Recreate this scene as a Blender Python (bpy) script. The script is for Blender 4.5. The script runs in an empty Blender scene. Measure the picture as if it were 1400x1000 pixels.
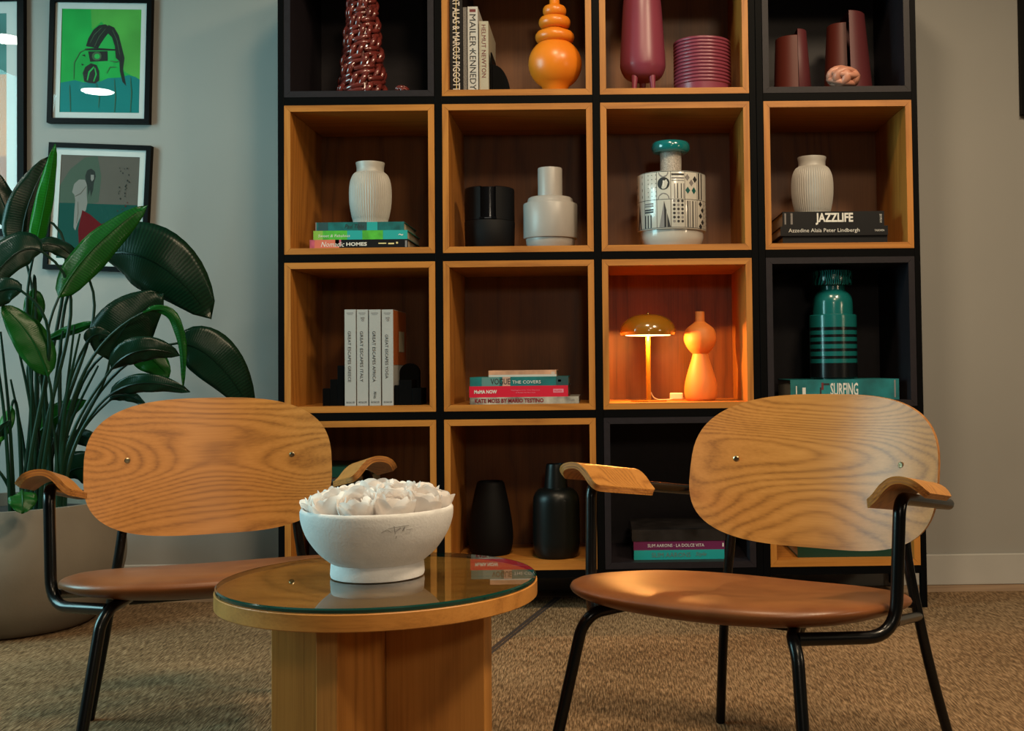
import bpy, bmesh, math, random
from mathutils import Vector, Matrix
rnd = random.Random(7)
PI = math.pi
R_ = math.radians
scene = bpy.context.scene
COL = scene.collection

# ------------------------------------------------------------------ camera
F_PX, CX, CY = 1550.0, 841.0, 446.3
YAW, PITCH, ROLL = R_(0.558), R_(1.947), R_(-0.666)
CAM = Vector((0, 0, 0.753))
_fw = Vector((math.sin(YAW)*math.cos(PITCH), math.cos(YAW)*math.cos(PITCH), math.sin(PITCH)))
_r = Vector((math.cos(YAW), -math.sin(YAW), 0)); _u = _r.cross(_fw)
CR = math.cos(ROLL)*_r + math.sin(ROLL)*_u
CU = -math.sin(ROLL)*_r + math.cos(ROLL)*_u
cd = bpy.data.cameras.new('camera'); cam = bpy.data.objects.new('camera', cd); COL.objects.link(cam)
cd.sensor_width = 36; cd.lens = F_PX/1400*36
cd.shift_x = (700-CX)/1400; cd.shift_y = (CY-500)/1400
cd.clip_start = 0.05
m = Matrix((CR, CU, -_fw)).transposed().to_4x4(); m.translation = CAM; cam.matrix_world = m
scene.camera = cam

# ------------------------------------------------------------------ world, lights, exposure
w = bpy.data.worlds.new('world'); scene.world = w; w.use_nodes = True
bg = w.node_tree.nodes['Background']; bg.inputs[0].default_value = (0.60, 0.66, 0.66, 1); bg.inputs[1].default_value = 0.006
vs = scene.view_settings
vs.view_transform = 'Standard'; vs.look = 'None'; vs.gamma = 1; vs.exposure = 0.12; vs.use_curve_mapping = False

def area(name, loc, target, sx, sy, power, col):
    d = bpy.data.lights.new(name, 'AREA'); d.shape = 'RECTANGLE'; d.size = sx; d.size_y = sy
    d.energy = power; d.color = col
    o = bpy.data.objects.new(name, d); COL.objects.link(o); o.location = loc
    o.rotation_euler = (Vector(target)-Vector(loc)).to_track_quat('-Z', 'Y').to_euler()
    return o
def spot(name, loc, target, power, col, ang=90, blend=0.6, rad=0.06):
    d = bpy.data.lights.new(name, 'SPOT'); d.energy = power; d.color = col
    d.spot_size = R_(ang); d.spot_blend = blend; d.shadow_soft_size = rad
    o = bpy.data.objects.new(name, d); COL.objects.link(o); o.location = loc
    o.rotation_euler = (Vector(target)-Vector(loc)).to_track_quat('-Z', 'Y').to_euler()
    return o
# cool daylight through the tall window in the left wall
area('window_daylight', (-3.30, 1.95, 1.55), (0.0, 2.05, 0.9), 1.35, 1.6, 78, (0.45, 0.90, 0.94))
# warm ceiling spots in front of the shelves
WARM = (1.0, 0.77, 0.50)
spot('ceiling_spot_light', (1.55, 1.25, 3.10), (0.8, 2.6, 0.5), 260, WARM, 115, 0.8, 0.22)
spot('ceiling_spot_light', (0.0, 1.70, 3.10), (0.0, 3.2, 0.7), 125, WARM, 110, 0.8, 0.20)
spot('ceiling_spot_light', (0.9, -0.5, 3.10), (0.0, 2.0, 0.4), 135, WARM, 100, 0.8, 0.25)
# added warm fill, low at the right of the seating, without a lamp body
spot('low_right_fill_light', (2.7, 1.25, 1.20), (0.0, 1.9, 0.4), 42, WARM, 100, 0.9, 0.16)
# added warm fill from behind the camera for the table and bowl fronts
spot('front_fill_light', (0.35, -1.2, 1.65), (-0.2, 2.0, 0.4), 34, (1.0, 0.84, 0.64), 75, 0.9, 0.16)

# ------------------------------------------------------------------ pixel helpers (1400x1000 frame)
def ray(px, py):
    return CR*((px-CX)/F_PX) + CU*((CY-py)/F_PX) + _fw
def P(px, py, y):
    d = ray(px, py); return CAM + d*((y-CAM.y)/d.y)
def PZ(px, py, z):
    d = ray(px, py); return CAM + d*((z-CAM.z)/d.z)
def K(y): return y/F_PX

# ------------------------------------------------------------------ materials
MATS = {}
def nodes(name):
    mt = bpy.data.materials.new(name); mt.use_nodes = True
    nt = mt.node_tree; b = nt.nodes['Principled BSDF']
    return mt, nt, b
def N(nt, t, **kw):
    n = nt.nodes.new(t)
    for k, v in kw.items(): setattr(n, k, v)
    return n
def coords(nt, scale=(1,1,1), rot=(0,0,0), rand=True, src='Object'):
    tc = N(nt, 'ShaderNodeTexCoord'); mp = N(nt, 'ShaderNodeMapping')
    mp.inputs['Scale'].default_value = scale; mp.inputs['Rotation'].default_value = rot
    if rand:
        oi = N(nt, 'ShaderNodeObjectInfo'); mu = N(nt, 'ShaderNodeVectorMath', operation='SCALE')
        cb = N(nt, 'ShaderNodeCombineXYZ')
        for i in range(3): nt.links.new(oi.outputs['Random'], cb.inputs[i])
        nt.links.new(cb.outputs[0], mu.inputs[0]); mu.inputs['Scale'].default_value = 37.0
        ad = N(nt, 'ShaderNodeVectorMath', operation='ADD')
        nt.links.new(tc.outputs[src], ad.inputs[0]); nt.links.new(mu.outputs[0], ad.inputs[1])
        nt.links.new(ad.outputs[0], mp.inputs[0])
    else:
        nt.links.new(tc.outputs[src], mp.inputs[0])
    return mp.outputs[0]
def ramp(nt, fac, stops):
    r = N(nt, 'ShaderNodeValToRGB'); e = r.color_ramp.elements
    while len(e) > 1: e.remove(e[-1])
    e[0].position = stops[0][0]; e[0].color = (*stops[0][1], 1)
    for p, c in stops[1:]:
        q = e.new(p); q.color = (*c, 1)
    nt.links.new(fac, r.inputs[0]); return r.outputs[0]
def noise(nt, vec, scale, detail=3, rough=0.5):
    n = N(nt, 'ShaderNodeTexNoise'); n.inputs['Scale'].default_value = scale
    n.inputs['Detail'].default_value = detail; n.inputs['Roughness'].default_value = rough
    nt.links.new(vec, n.inputs['Vector']); return n.outputs['Fac']
def math_(nt, op, a, b=None):
    n = N(nt, 'ShaderNodeMath', operation=op)
    for i, x in enumerate((a, b)):
        if x is None: continue
        if isinstance(x, (int, float)): n.inputs[i].default_value = x
        else: nt.links.new(x, n.inputs[i])
    return n.outputs[0]
def bump(nt, b, h, strength=0.2, dist=0.002):
    n = N(nt, 'ShaderNodeBump'); n.inputs['Strength'].default_value = strength; n.inputs['Distance'].default_value = dist
    nt.links.new(h, n.inputs['Height']); nt.links.new(n.outputs[0], b.inputs['Normal'])

def plain(name, col, rough=0.5, metal=0.0, spec=0.5, var=0.0, vscale=8, bmp=0.0, bscale=200, coat=0.0):
    if name in MATS: return MATS[name]
    if name.startswith('art_'): spec = 0.12
    mt, nt, b = nodes(name)
    b.inputs['Base Color'].default_value = (*col, 1); b.inputs['Roughness'].default_value = rough
    b.inputs['Metallic'].default_value = metal; b.inputs['Specular IOR Level'].default_value = spec
    b.inputs['Coat Weight'].default_value = coat; b.inputs['Coat Roughness'].default_value = 0.06
    vec = coords(nt)
    v = max(var, 0.04)
    n = noise(nt, vec, vscale, 4)
    lo = tuple(c*(1-v) for c in col); hi = tuple(min(1, c*(1+v)) for c in col)
    nt.links.new(ramp(nt, n, [(0.3, lo), (0.7, hi)]), b.inputs['Base Color'])
    if bmp > 0: bump(nt, b, noise(nt, vec, bscale, 2), bmp, 0.001)
    MATS[name] = mt; return mt

def wood(name, dark, mid, light, axis='X', rough=0.42, figure=1.0, freq=34, fine=1.0, spec=0.4, coat=0.0, ring=0.30, st=0.10):
    """oak: contour lines of a stretched noise make the cathedral figure, fine fibre on top"""
    mt, nt, b = nodes(name)
    sc = {'X': (st, 1, 1), 'Y': (1, st, 1), 'Z': (1, 1, st)}[axis]
    vec = coords(nt, sc)
    n1 = noise(nt, vec, 2.6*figure, 1.5, 0.4)
    wob = noise(nt, coords(nt, tuple(0.5 if q == st else 1 for q in sc)), 22, 2, 0.5)
    rings = math_(nt, 'SINE', math_(nt, 'ADD', math_(nt, 'MULTIPLY', n1, freq*9.0), math_(nt, 'MULTIPLY', wob, 3.0)))
    rings = math_(nt, 'MULTIPLY', math_(nt, 'ADD', rings, 1.0), 0.5)
    rings = math_(nt, 'POWER', rings, 0.6)
    s2 = {'X': (0.02, 1, 1), 'Y': (1, 0.02, 1), 'Z': (1, 1, 0.02)}[axis]
    vec2 = coords(nt, s2)
    n2 = noise(nt, vec2, 260, 3, 0.6)
    n3 = noise(nt, vec2, 40, 2, 0.5)
    f = math_(nt, 'ADD', math_(nt, 'MULTIPLY', rings, ring), math_(nt, 'MULTIPLY', n2, 0.45*fine))
    f = math_(nt, 'ADD', f, math_(nt, 'MULTIPLY', n3, 0.25))
    nt.links.new(ramp(nt, f, [(0.15, dark), (0.48, mid), (0.85, light)]), b.inputs['Base Color'])
    b.inputs['Roughness'].default_value = rough; b.inputs['Specular IOR Level'].default_value = spec
    b.inputs['Coat Weight'].default_value = coat; b.inputs['Coat Roughness'].default_value = 0.2
    bump(nt, b, n2, 0.12, 0.0006)
    MATS[name] = mt; return mt

OAK = dict(dark=(0.22, 0.070, 0.010), mid=(0.40, 0.150, 0.024), light=(0.52, 0.210, 0.040), freq=20, ring=0.22)
for ax in 'XYZ':
    wood('oak_'+ax, axis=ax, **OAK)
OAKB = dict(dark=(0.075, 0.024, 0.004), mid=(0.165, 0.056, 0.009), light=(0.24, 0.088, 0.016), freq=16, ring=0.24)  # oak darkened for the back panels: shade inside the boxes put into the colour
wood('oak_back_shaded', axis='Z', **OAKB)
wood('chair_oak', (0.17, 0.062, 0.012), (0.41, 0.175, 0.038), (0.55, 0.255, 0.066), 'X', 0.36, 1.6, 38, 0.9, ring=0.26, st=0.07)
wood('ply_edge', (0.10, 0.030, 0.010), (0.30, 0.12, 0.035), (0.45, 0.21, 0.08), 'X', 0.4, 1.0, 30)
wood('table_oak', (0.29, 0.115, 0.025), (0.50, 0.215, 0.048), (0.62, 0.290, 0.075), 'Z', 0.4, 0.9, 14, ring=0.2)
wood('table_oak_top', (0.29, 0.115, 0.025), (0.50, 0.215, 0.048), (0.62, 0.290, 0.075), 'X', 0.35, 0.9, 16, ring=0.2)
wood('floor_oak', (0.17, 0.10, 0.058), (0.27, 0.17, 0.10), (0.34, 0.23, 0.14), 'X', 0.5, 0.8, 20)
DK = plain('dark_laminate', (0.012, 0.009, 0.012), 0.5, spec=0.25, var=0.15, vscale=60, bmp=0.1, bscale=400)
BLK = plain('black_steel', (0.0018, 0.0018, 0.002), 0.5, spec=0.05)
TUBE = plain('black_tube', (0.003, 0.0035, 0.004), 0.26, spec=0.32)

def carpet():
    mt, nt, b = nodes('sisal_carpet')
    rot = (0, 0, R_(12))
    v1 = coords(nt, (1, 0.09, 1), rot, False)
    n1 = noise(nt, v1, 300, 3, 0.7)
    n2 = noise(nt, coords(nt, (1, 0.3, 1), rot, False), 70, 3, 0.6)
    n3 = noise(nt, coords(nt, (1, 1, 1), rot, False), 2.5, 3, 0.5)
    f = math_(nt, 'ADD', math_(nt, 'MULTIPLY', n1, 0.88), math_(nt, 'MULTIPLY', n2, 0.16))
    f = math_(nt, 'ADD', f, math_(nt, 'MULTIPLY', n3, 0.16))
    nt.links.new(ramp(nt, f, [(0.42, (0.040, 0.023, 0.010)), (0.57, (0.150, 0.090, 0.045)), (0.74, (0.40, 0.265, 0.150))]), b.inputs['Base Color'])
    b.inputs['Roughness'].default_value = 0.9; b.inputs['Specular IOR Level'].default_value = 0.1
    bump(nt, b, f, 0.9, 0.006)
    MATS['carpet'] = mt
carpet()
plain('wall_paint', (0.29, 0.287, 0.272), 0.85, spec=0.2, var=0.03, vscale=1.5, bmp=0.12, bscale=300)
plain('white_paint', (0.40, 0.40, 0.385), 0.55, spec=0.3, var=0.02)
plain('ceiling_paint', (0.35, 0.34, 0.32), 0.9, spec=0.1)
plain('seam_brown', (0.030, 0.018, 0.014), 0.75)
def leather():
    mt, nt, b = nodes('cognac_leather')
    vec = coords(nt)
    n = noise(nt, vec, 14, 4)
    nt.links.new(ramp(nt, n, [(0.3, (0.145, 0.046, 0.013)), (0.7, (0.21, 0.072, 0.021))]), b.inputs['Base Color'])
    b.inputs['Roughness'].default_value = 0.38; b.inputs['Specular IOR Level'].default_value = 0.45
    vo = N(nt, 'ShaderNodeTexVoronoi'); vo.inputs['Scale'].default_value = 420; nt.links.new(vec, vo.inputs['Vector'])
    bump(nt, b, vo.outputs['Distance'], 0.12, 0.0008); MATS['leather'] = mt
leather()
def pane(name, ior=1.45, tint=(1,1,1), edge=None):
    mt = bpy.data.materials.new(name); mt.use_nodes = True; nt = mt.node_tree; nt.nodes.clear()
    out = N(nt, 'ShaderNodeOutputMaterial'); mix = N(nt, 'ShaderNodeMixShader')
    tr = N(nt, 'ShaderNodeBsdfTransparent'); tr.inputs[0].default_value = (*tint, 1)
    gl = N(nt, 'ShaderNodeBsdfGlossy'); gl.inputs['Roughness'].default_value = 0.0
    fr = N(nt, 'ShaderNodeFresnel'); fr.inputs['IOR'].default_value = ior
    ge = N(nt, 'ShaderNodeNewGeometry')
    inv = math_(nt, 'SUBTRACT', 1.0, ge.outputs['Backfacing'])
    nt.links.new(math_(nt, 'MULTIPLY', fr.outputs[0], inv), mix.inputs[0])
    nt.links.new(tr.outputs[0], mix.inputs[1]); nt.links.new(gl.outputs[0], mix.inputs[2])
    nt.links.new(mix.outputs[0], out.inputs[0]); MATS[name] = mt; return mt
pane('picture_glass', 1.4)
pane('table_glass', 2.3, (0.74, 0.77, 0.74))
def emit(name, col, s):
    mt, nt, b = nodes(name)
    b.inputs['Base Color'].default_value = (*col, 1); b.inputs['Emission Color'].default_value = (*col, 1)
    b.inputs['Emission Strength'].default_value = s; MATS[name] = mt; return mt
def leafmat(name, col, col2, trans):
    mt, nt, b = nodes(name)
    vec = coords(nt, (1, 1, 1), (0, 0, 0), False, 'UV')
    wv = N(nt, 'ShaderNodeTexWave'); wv.bands_direction = 'X'; wv.inputs['Scale'].default_value = 14
    wv.inputs['Distortion'].default_value = 1.2; nt.links.new(vec, wv.inputs['Vector'])
    nt.links.new(ramp(nt, wv.outputs['Fac'], [(0.0, col), (1.0, col2)]), b.inputs['Base Color'])
    b.inputs['Roughness'].default_value = 0.30; b.inputs['Specular IOR Level'].default_value = 0.28
    bump(nt, b, wv.outputs['Fac'], 0.16, 0.001)
    tl = N(nt, 'ShaderNodeBsdfTranslucent'); tl.inputs[0].default_value = (*[min(1, c*2.2) for c in col2], 1)
    mx = N(nt, 'ShaderNodeMixShader'); mx.inputs[0].default_value = trans
    out = nt.nodes['Material Output']
    nt.links.new(b.outputs[0], mx.inputs[1]); nt.links.new(tl.outputs[0], mx.inputs[2]); nt.links.new(mx.outputs[0], out.inputs[0])
    MATS[name] = mt
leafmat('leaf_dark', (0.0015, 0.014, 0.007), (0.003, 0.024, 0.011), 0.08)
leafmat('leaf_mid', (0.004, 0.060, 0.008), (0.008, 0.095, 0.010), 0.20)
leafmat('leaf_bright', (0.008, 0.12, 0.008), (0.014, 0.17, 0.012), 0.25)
plain('stem_green', (0.004, 0.024, 0.012), 0.35, spec=0.3)
def M(x): return MATS[x] if isinstance(x, str) else x

# ------------------------------------------------------------------ mesh helpers
class MB:
    def __init__(s): s.v = []; s.f = []
    def add(s, vs_, fs):
        o = len(s.v); s.v += [tuple(p) for p in vs_]; s.f += [tuple(i+o for i in q) for q in fs]; return s
    def box(s, x0, x1, y0, y1, z0, z1):
        return s.add([(x0,y0,z0),(x1,y0,z0),(x1,y1,z0),(x0,y1,z0),(x0,y0,z1),(x1,y0,z1),(x1,y1,z1),(x0,y1,z1)],
                     [(0,3,2,1),(4,5,6,7),(0,1,5,4),(1,2,6,5),(2,3,7,6),(3,0,4,7)])
    def tube(s, path, r, seg=10, closed=False, radii=None):
        pts = [Vector(p) for p in path]; n = len(pts); vs_ = []; fs = []
        up = None
        for i, p in enumerate(pts):
            a = pts[i-1] if (i > 0 or closed) else p
            b = pts[(i+1) % n] if (i < n-1 or closed) else p
            t = (b-a).normalized()
            if up is None:
                up = Vector((0,0,1)) if abs(t.z) < 0.9 else Vector((1,0,0))
            e1 = (up - t*up.dot(t)).normalized(); up = e1; e2 = t.cross(e1)
            rr = radii[i] if radii else r
            for k in range(seg):
                an = 2*PI*k/seg; vs_.append(p + e1*math.cos(an)*rr + e2*math.sin(an)*rr)
        m_ = n if closed else n-1
        for i in range(m_):
            for k in range(seg):
                a = i*seg+k; b = i*seg+(k+1) % seg; c = ((i+1) % n)*seg+(k+1) % seg; d = ((i+1) % n)*seg+k
                fs.append((a, b, c, d))
        if not closed:
            fs.append(tuple(range(seg-1, -1, -1))); fs.append(tuple((n-1)*seg+k for k in range(seg)))
        return s.add(vs_, fs)
    def lathe(s, prof, seg=40, c=(0,0,0), a0=0.0, a1=2*PI, cap_sides=False, rmod=None):
        full = abs(a1-a0-2*PI) < 1e-6; cols = seg if full else seg+1; vs_ = []; fs = []
        for (r, z) in prof:
            for k in range(cols):
                an = a0+(a1-a0)*k/seg
                rr = r*(rmod(an, z) if rmod else 1)
                vs_.append((c[0]+rr*math.cos(an), c[1]+rr*math.sin(an), c[2]+z))
        n = len(prof)
        for i in range(n-1):
            for k in range(seg):
                k2 = (k+1) % cols if full else k+1
                fs.append((i*cols+k, i*cols+k2, (i+1)*cols+k2, (i+1)*cols+k))
        if prof[0][0] > 1e-5: fs.append(tuple(range(cols-1, -1, -1)))
        if prof[-1][0] > 1e-5: fs.append(tuple((n-1)*cols+k for k in range(cols)))
        if cap_sides:
            fs.append(tuple(i*cols for i in range(n))); fs.append(tuple(i*cols+cols-1 for i in range(n-1, -1, -1)))
        return s.add(vs_, fs)
    def build(s, name, mat, parent=None, smooth=40, loc=None, rot=None, bevel=0, fixn=False):
        me = bpy.data.meshes.new(name); me.from_pydata(s.v, [], s.f)
        bm = bmesh.new(); bm.from_mesh(me)
        bmesh.ops.remove_doubles(bm, verts=bm.verts, dist=1e-6)
        bmesh.ops.recalc_face_normals(bm, faces=bm.faces); bm.to_mesh(me); bm.free()
        if smooth:
            me.shade_smooth(); me.set_sharp_from_angle(angle=R_(smooth))
        me.materials.append(M(mat))
        o = bpy.data.objects.new(name, me); COL.objects.link(o)
        if parent: o.parent = parent
        if loc is not None: o.location = loc
        if rot is not None: o.rotation_euler = rot
        if bevel:
            b = o.modifiers.new('bevel', 'BEVEL'); b.width = bevel; b.segments = 2; b.limit_method = 'ANGLE'
        return o
def smoothpath(pts, n=6):
    pts = [Vector(p) for p in pts]; out = []
    for i in range(len(pts)-1):
        p0 = pts[max(i-1, 0)]; p1 = pts[i]; p2 = pts[i+1]; p3 = pts[min(i+2, len(pts)-1)]
        for k in range(n):
            t = k/n
            out.append(0.5*((2*p1)+(p2-p0)*t+(2*p0-5*p1+4*p2-p3)*t*t+(-p0+3*p1-3*p2+p3)*t**3))
    out.append(pts[-1]); return out
def fillet(pts, rad, n=6):
    pts = [Vector(p) for p in pts]; out = [pts[0]]
    for i in range(1, len(pts)-1):
        a = (pts[i-1]-pts[i]); b = (pts[i+1]-pts[i]); ra = min(rad if not isinstance(rad, (list, tuple)) else rad[i-1], a.length*0.49, b.length*0.49)
        A = pts[i]+a.normalized()*ra; B = pts[i]+b.normalized()*ra
        for k in range(n+1):
            t = k/n; out.append(A*(1-t)**2+pts[i]*2*t*(1-t)+B*t*t)
    out.append(pts[-1]); return out
def empty(name, loc=(0,0,0), rz=0, rot=None):
    o = bpy.data.objects.new(name, None); COL.objects.link(o); o.location = loc; o.empty_display_size = 0.05
    o.rotation_euler = rot if rot else (0, 0, rz); return o
def tag(o, label=None, cat=None, group=None, kind=None):
    if label: o['label'] = label
    if cat: o['category'] = cat
    if group: o['group'] = group
    if kind: o['kind'] = kind
    return o
def thing(name, label, cat, loc=(0,0,0), rz=0, group=None, rot=None):
    return tag(empty(name, loc, rz, rot), label, cat, group)
def lettering(s, mat, parent, cx, cz, wid, hei, y, name='lettering', rot=0, shear=0.0, bold=0.0):
    """flat letters in the local XZ plane facing -Y, fitted into a wid x hei box around (cx, cz)"""
    cu = bpy.data.curves.new('t', 'FONT'); cu.body = s; cu.align_x = 'CENTER'; cu.resolution_u = 2; cu.shear = shear; cu.offset = bold
    ob = bpy.data.objects.new('t', cu); COL.objects.link(ob)
    dg = bpy.context.evaluated_depsgraph_get(); me = bpy.data.meshes.new_from_object(ob.evaluated_get(dg))
    bpy.data.objects.remove(ob); bpy.data.curves.remove(cu)
    xs = [v.co.x for v in me.vertices]; ys = [v.co.y for v in me.vertices]
    sx = wid/(max(xs)-min(xs)); sy = hei/(max(ys)-min(ys)); mx = (max(xs)+min(xs))/2; my = (max(ys)+min(ys))/2
    c, q = math.cos(rot), math.sin(rot)
    for v in me.vertices:
        a = (v.co.x-mx)*sx; b = (v.co.y-my)*sy
        v.co = (cx+c*a-q*b, y, cz+q*a+c*b)
    me.materials.clear(); me.materials.append(M(mat)); me.name = name
    o = bpy.data.objects.new(name, me); COL.objects.link(o); o.parent = parent; return o
def poly(pts, y, mat, parent, name='print'):
    me = bpy.data.meshes.new(name); me.from_pydata([(a, y, b) for a, b in pts], [], [tuple(range(len(pts)))])
    bm = bmesh.new(); bm.from_mesh(me); bmesh.ops.triangulate(bm, faces=bm.faces); bm.to_mesh(me); bm.free()
    me.materials.append(M(mat)); o = bpy.data.objects.new(name, me); COL.objects.link(o); o.parent = parent; return o

# ------------------------------------------------------------------ setting
D = 3.48; WALL = 3.90; CEIL = 3.20; XL = -3.4; XR = 3.4; YF = -1.6
fl = MB().box(XL, XR, YF, WALL+0.1, -0.06, -0.012).build('floor', 'floor_oak'); tag(fl, 'oak plank floor showing along the wall', 'floor', kind='structure')
wb = MB().box(XL, XR, WALL, WALL+0.1, -0.012, CEIL).build('wall_back', 'wall_paint'); tag(wb, 'pale grey painted wall behind the shelves', 'wall', kind='structure')
bb = MB().box(XL, XR, WALL-0.016, WALL, -0.012, 0.092).build('baseboard_back', 'white_paint', bevel=0.003); tag(bb, 'white painted baseboard along the back wall', 'baseboard', kind='structure')
ce = MB().box(XL, XR, YF, WALL+0.1, CEIL, CEIL+0.08).build('ceiling', 'ceiling_paint'); tag(ce, 'plain ceiling above the room', 'ceiling', kind='structure')
wl = MB()
W0, W1, Z0, Z1 = 1.25, 2.65, 0.70, 2.40
wl.box(XL-0.12, XL, YF, W0, -0.012, CEIL).box(XL-0.12, XL, W1, WALL+0.1, -0.012, CEIL).box(XL-0.12, XL, W0, W1, -0.012, Z0).box(XL-0.12, XL, W0, W1, Z1, CEIL)
wl = wl.build('wall_left', 'wall_paint'); tag(wl, 'painted side wall with the tall window', 'wall', kind='structure')
wn = MB()
for a, b in ((W0, W0+0.05), (W1-0.05, W1), ((W0+W1)/2-0.02, (W0+W1)/2+0.02)): wn.box(XL-0.09, XL-0.03, a, b, Z0, Z1)
wn.box(XL-0.09, XL-0.03, W0, W1, Z0, Z0+0.05).box(XL-0.09, XL-0.03, W0, W1, Z1-0.05, Z1)
wn = wn.build('window_1', 'white_paint'); tag(wn, 'tall white framed window in the side wall', 'window', kind='structure')
ru = MB().box(XL+0.05, XR-0.05, YF+0.1, 3.715, -0.012, 0.0).build('carpet', 'carpet'); tag(ru, 'brown woven sisal carpet covering the floor', 'carpet')
# dark seam across the carpet
a = PZ(655, 904, 0.0); b = PZ(790, 796, 0.0)
dv = (b-a).normalized(); nv = Vector((dv.y, -dv.x, 0))
sm = MB(); A = a - dv*1.6; B = a + dv*((3.71-a.y)/dv.y)
for off, hw, h in ((-0.006, 0.0055, 0.0005), (0.006, 0.0045, 0.0003)):
    q = [A+nv*(off-hw), A+nv*(off+hw), B+nv*(off+hw), B+nv*(off-hw)]
    sm.add([(p.x, p.y, -0.001) for p in q]+[(p.x, p.y, h) for p in q], [(0,1,2,3),(4,7,6,5),(0,4,5,1),(1,5,6,2),(2,6,7,3),(3,7,4,0)])
so = sm.build('seam_strip', 'seam_brown', ru); tag(so, 'dark brown seam strip crossing the carpet')

# ------------------------------------------------------------------ shelves
XC = [(-0.9793, -0.5170), (-0.4928, -0.0288), (-0.0047, 0.4571), (0.5007, 0.9600)]
ZB = [1.5890, 1.1025, 0.6160, 0.1295]; BH = 0.4615; T = 0.0195; DEP = 0.402
ZF = [z+T for z in ZB]
def bookcase(label, cols, xl, xr):
    t = thing('bookcase_frame', label, 'bookcase', ((xl+xr)/2, D+DEP/2, 0))
    ox, oy = (xl+xr)/2, D+DEP/2
    top = ZB[0]+BH+0.022
    posts = [(xl, XC[cols[0]][0]-0.0006)]
    for i in range(len(cols)-1): posts.append((XC[cols[i]][1]+0.0006, XC[cols[i+1]][0]-0.0006))
    posts.append((XC[cols[-1]][1]+0.0006, xr))
    for (p0, p1) in posts:
        for (y0, y1) in ((D+0.0015, D+0.026), (D+DEP-0.026, D+DEP)):
            MB().box(p0-ox, p1-ox, y0-oy, y1-oy, 0.0008, top).build('upright', 'black_steel', t, 0, bevel=0.0012)
    zs = [z-0.0245 for z in ZB]+[ZB[0]+BH+0.0006]
    for z in zs:
        for c in range(len(cols)):
            x0, x1 = posts[c][1]+0.0002, posts[c+1][0]-0.0002
            MB().box(x0-ox, x1-ox, D+0.0015-oy, D+DEP-0.03-oy, z, z+0.0240).build('shelf_plate', 'black_steel', t, 0)
    for (p0, p1) in posts:
        for z in zs:
            MB().box(p0-ox+0.001, p1-ox-0.001, D+0.0265-oy, D+DEP-0.0265-oy, z, z+0.0235).build('side_rail', 'black_steel', t, 0)
    return t
bookcase('wide black metal shelving frame holding three columns of boxes', (0, 1, 2), -0.9993, 0.4785)
bookcase('narrow black metal shelving frame at the right, one column of boxes wide', (3,), 0.4792, 0.9790)

BOXLAB = {
 (0,0): 'dark box at the top left holding the woven dark red vase', (0,1): 'oak box in the top row with upright books and the ringed orange vase',
 (0,2): 'oak box in the top row with two magenta vases', (0,3): 'dark box at the top right with split dark red vases and a pink knot',
 (1,0): 'oak box with a ribbed vase standing on teal and green books', (1,1): 'oak box with the black speaker and stepped pale vase',
 (1,2): 'oak box with the black and white patterned jar', (1,3): 'oak box with a ribbed vase standing on black books',
 (2,0): 'oak box with four upright white travel books', (2,1): 'oak box with a flat pile of red, teal and white books',
 (2,2): 'oak box lit from inside by the small mushroom lamp', (2,3): 'dark box with the teal striped bottle vase',
 (3,0): 'oak box in the bottom row half hidden behind the left chair', (3,1): 'oak box in the bottom row with two black vases',
 (3,2): 'dark box in the bottom row with purple and turquoise books', (3,3): 'oak box in the bottom row behind the right chair back'}
DARK = {(0,0), (0,3), (2,3), (3,2)}
_pm = {}
def panelmesh(kind, w, mat):
    key = (kind, round(w, 4), mat)
    if key in _pm: return _pm[key]
    h = BH; b = MB(); y0, y1 = -DEP/2, DEP/2-0.006
    q = {'bottom_panel': [(-w/2, 0), (w/2, 0), (w/2-T, T), (-w/2+T, T)], 'top_panel': [(-w/2+T, h-T), (w/2-T, h-T), (w/2, h), (-w/2, h)],
         'left': [(-w/2, 0), (-w/2+T, T), (-w/2+T, h-T), (-w/2, h)], 'right': [(w/2-T, T), (w/2, 0), (w/2, h), (w/2-T, h-T)]}.get(kind)
    if kind == 'back_panel': b.box(-w/2+T*0.5, w/2-T*0.5, DEP/2-0.014, DEP/2-0.006, T*0.5, h-T*0.5)
    else:
        g = 0.00025
        cxm = sum(p[0] for p in q)/4; czm = sum(p[1] for p in q)/4
        q = [(x+(g if x < cxm else -g), z+(g if z < czm else -g)) for x, z in q]
        b.add([(x, y0, z) for x, z in q]+[(x, y1, z) for x, z in q], [(0,1,2,3),(7,6,5,4),(0,4,5,1),(1,5,6,2),(2,6,7,3),(3,7,4,0)])
    o = b.build(kind, mat, None, 0); me = o.data; bpy.data.objects.remove(o); _pm[key] = me; return me
for r in range(4):
    for c in range(4):
        x0, x1 = XC[c]; wd = x1-x0; dk = (r, c) in DARK
        t = thing('shelf_box', BOXLAB[(r, c)], 'shelf box', ((x0+x1)/2, D+DEP/2, ZB[r]), group='box units set in the shelving frames')
        for kind, mt in (('bottom_panel', 'oak_X'), ('top_panel', 'oak_X'), ('left', 'oak_Z'), ('right', 'oak_Z'), ('back_panel', 'oak_back_shaded')):
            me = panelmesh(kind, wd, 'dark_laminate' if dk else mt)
            o = bpy.data.objects.new('side_panel' if kind in ('left', 'right') else kind, me); COL.objects.link(o); o.parent = t

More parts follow.
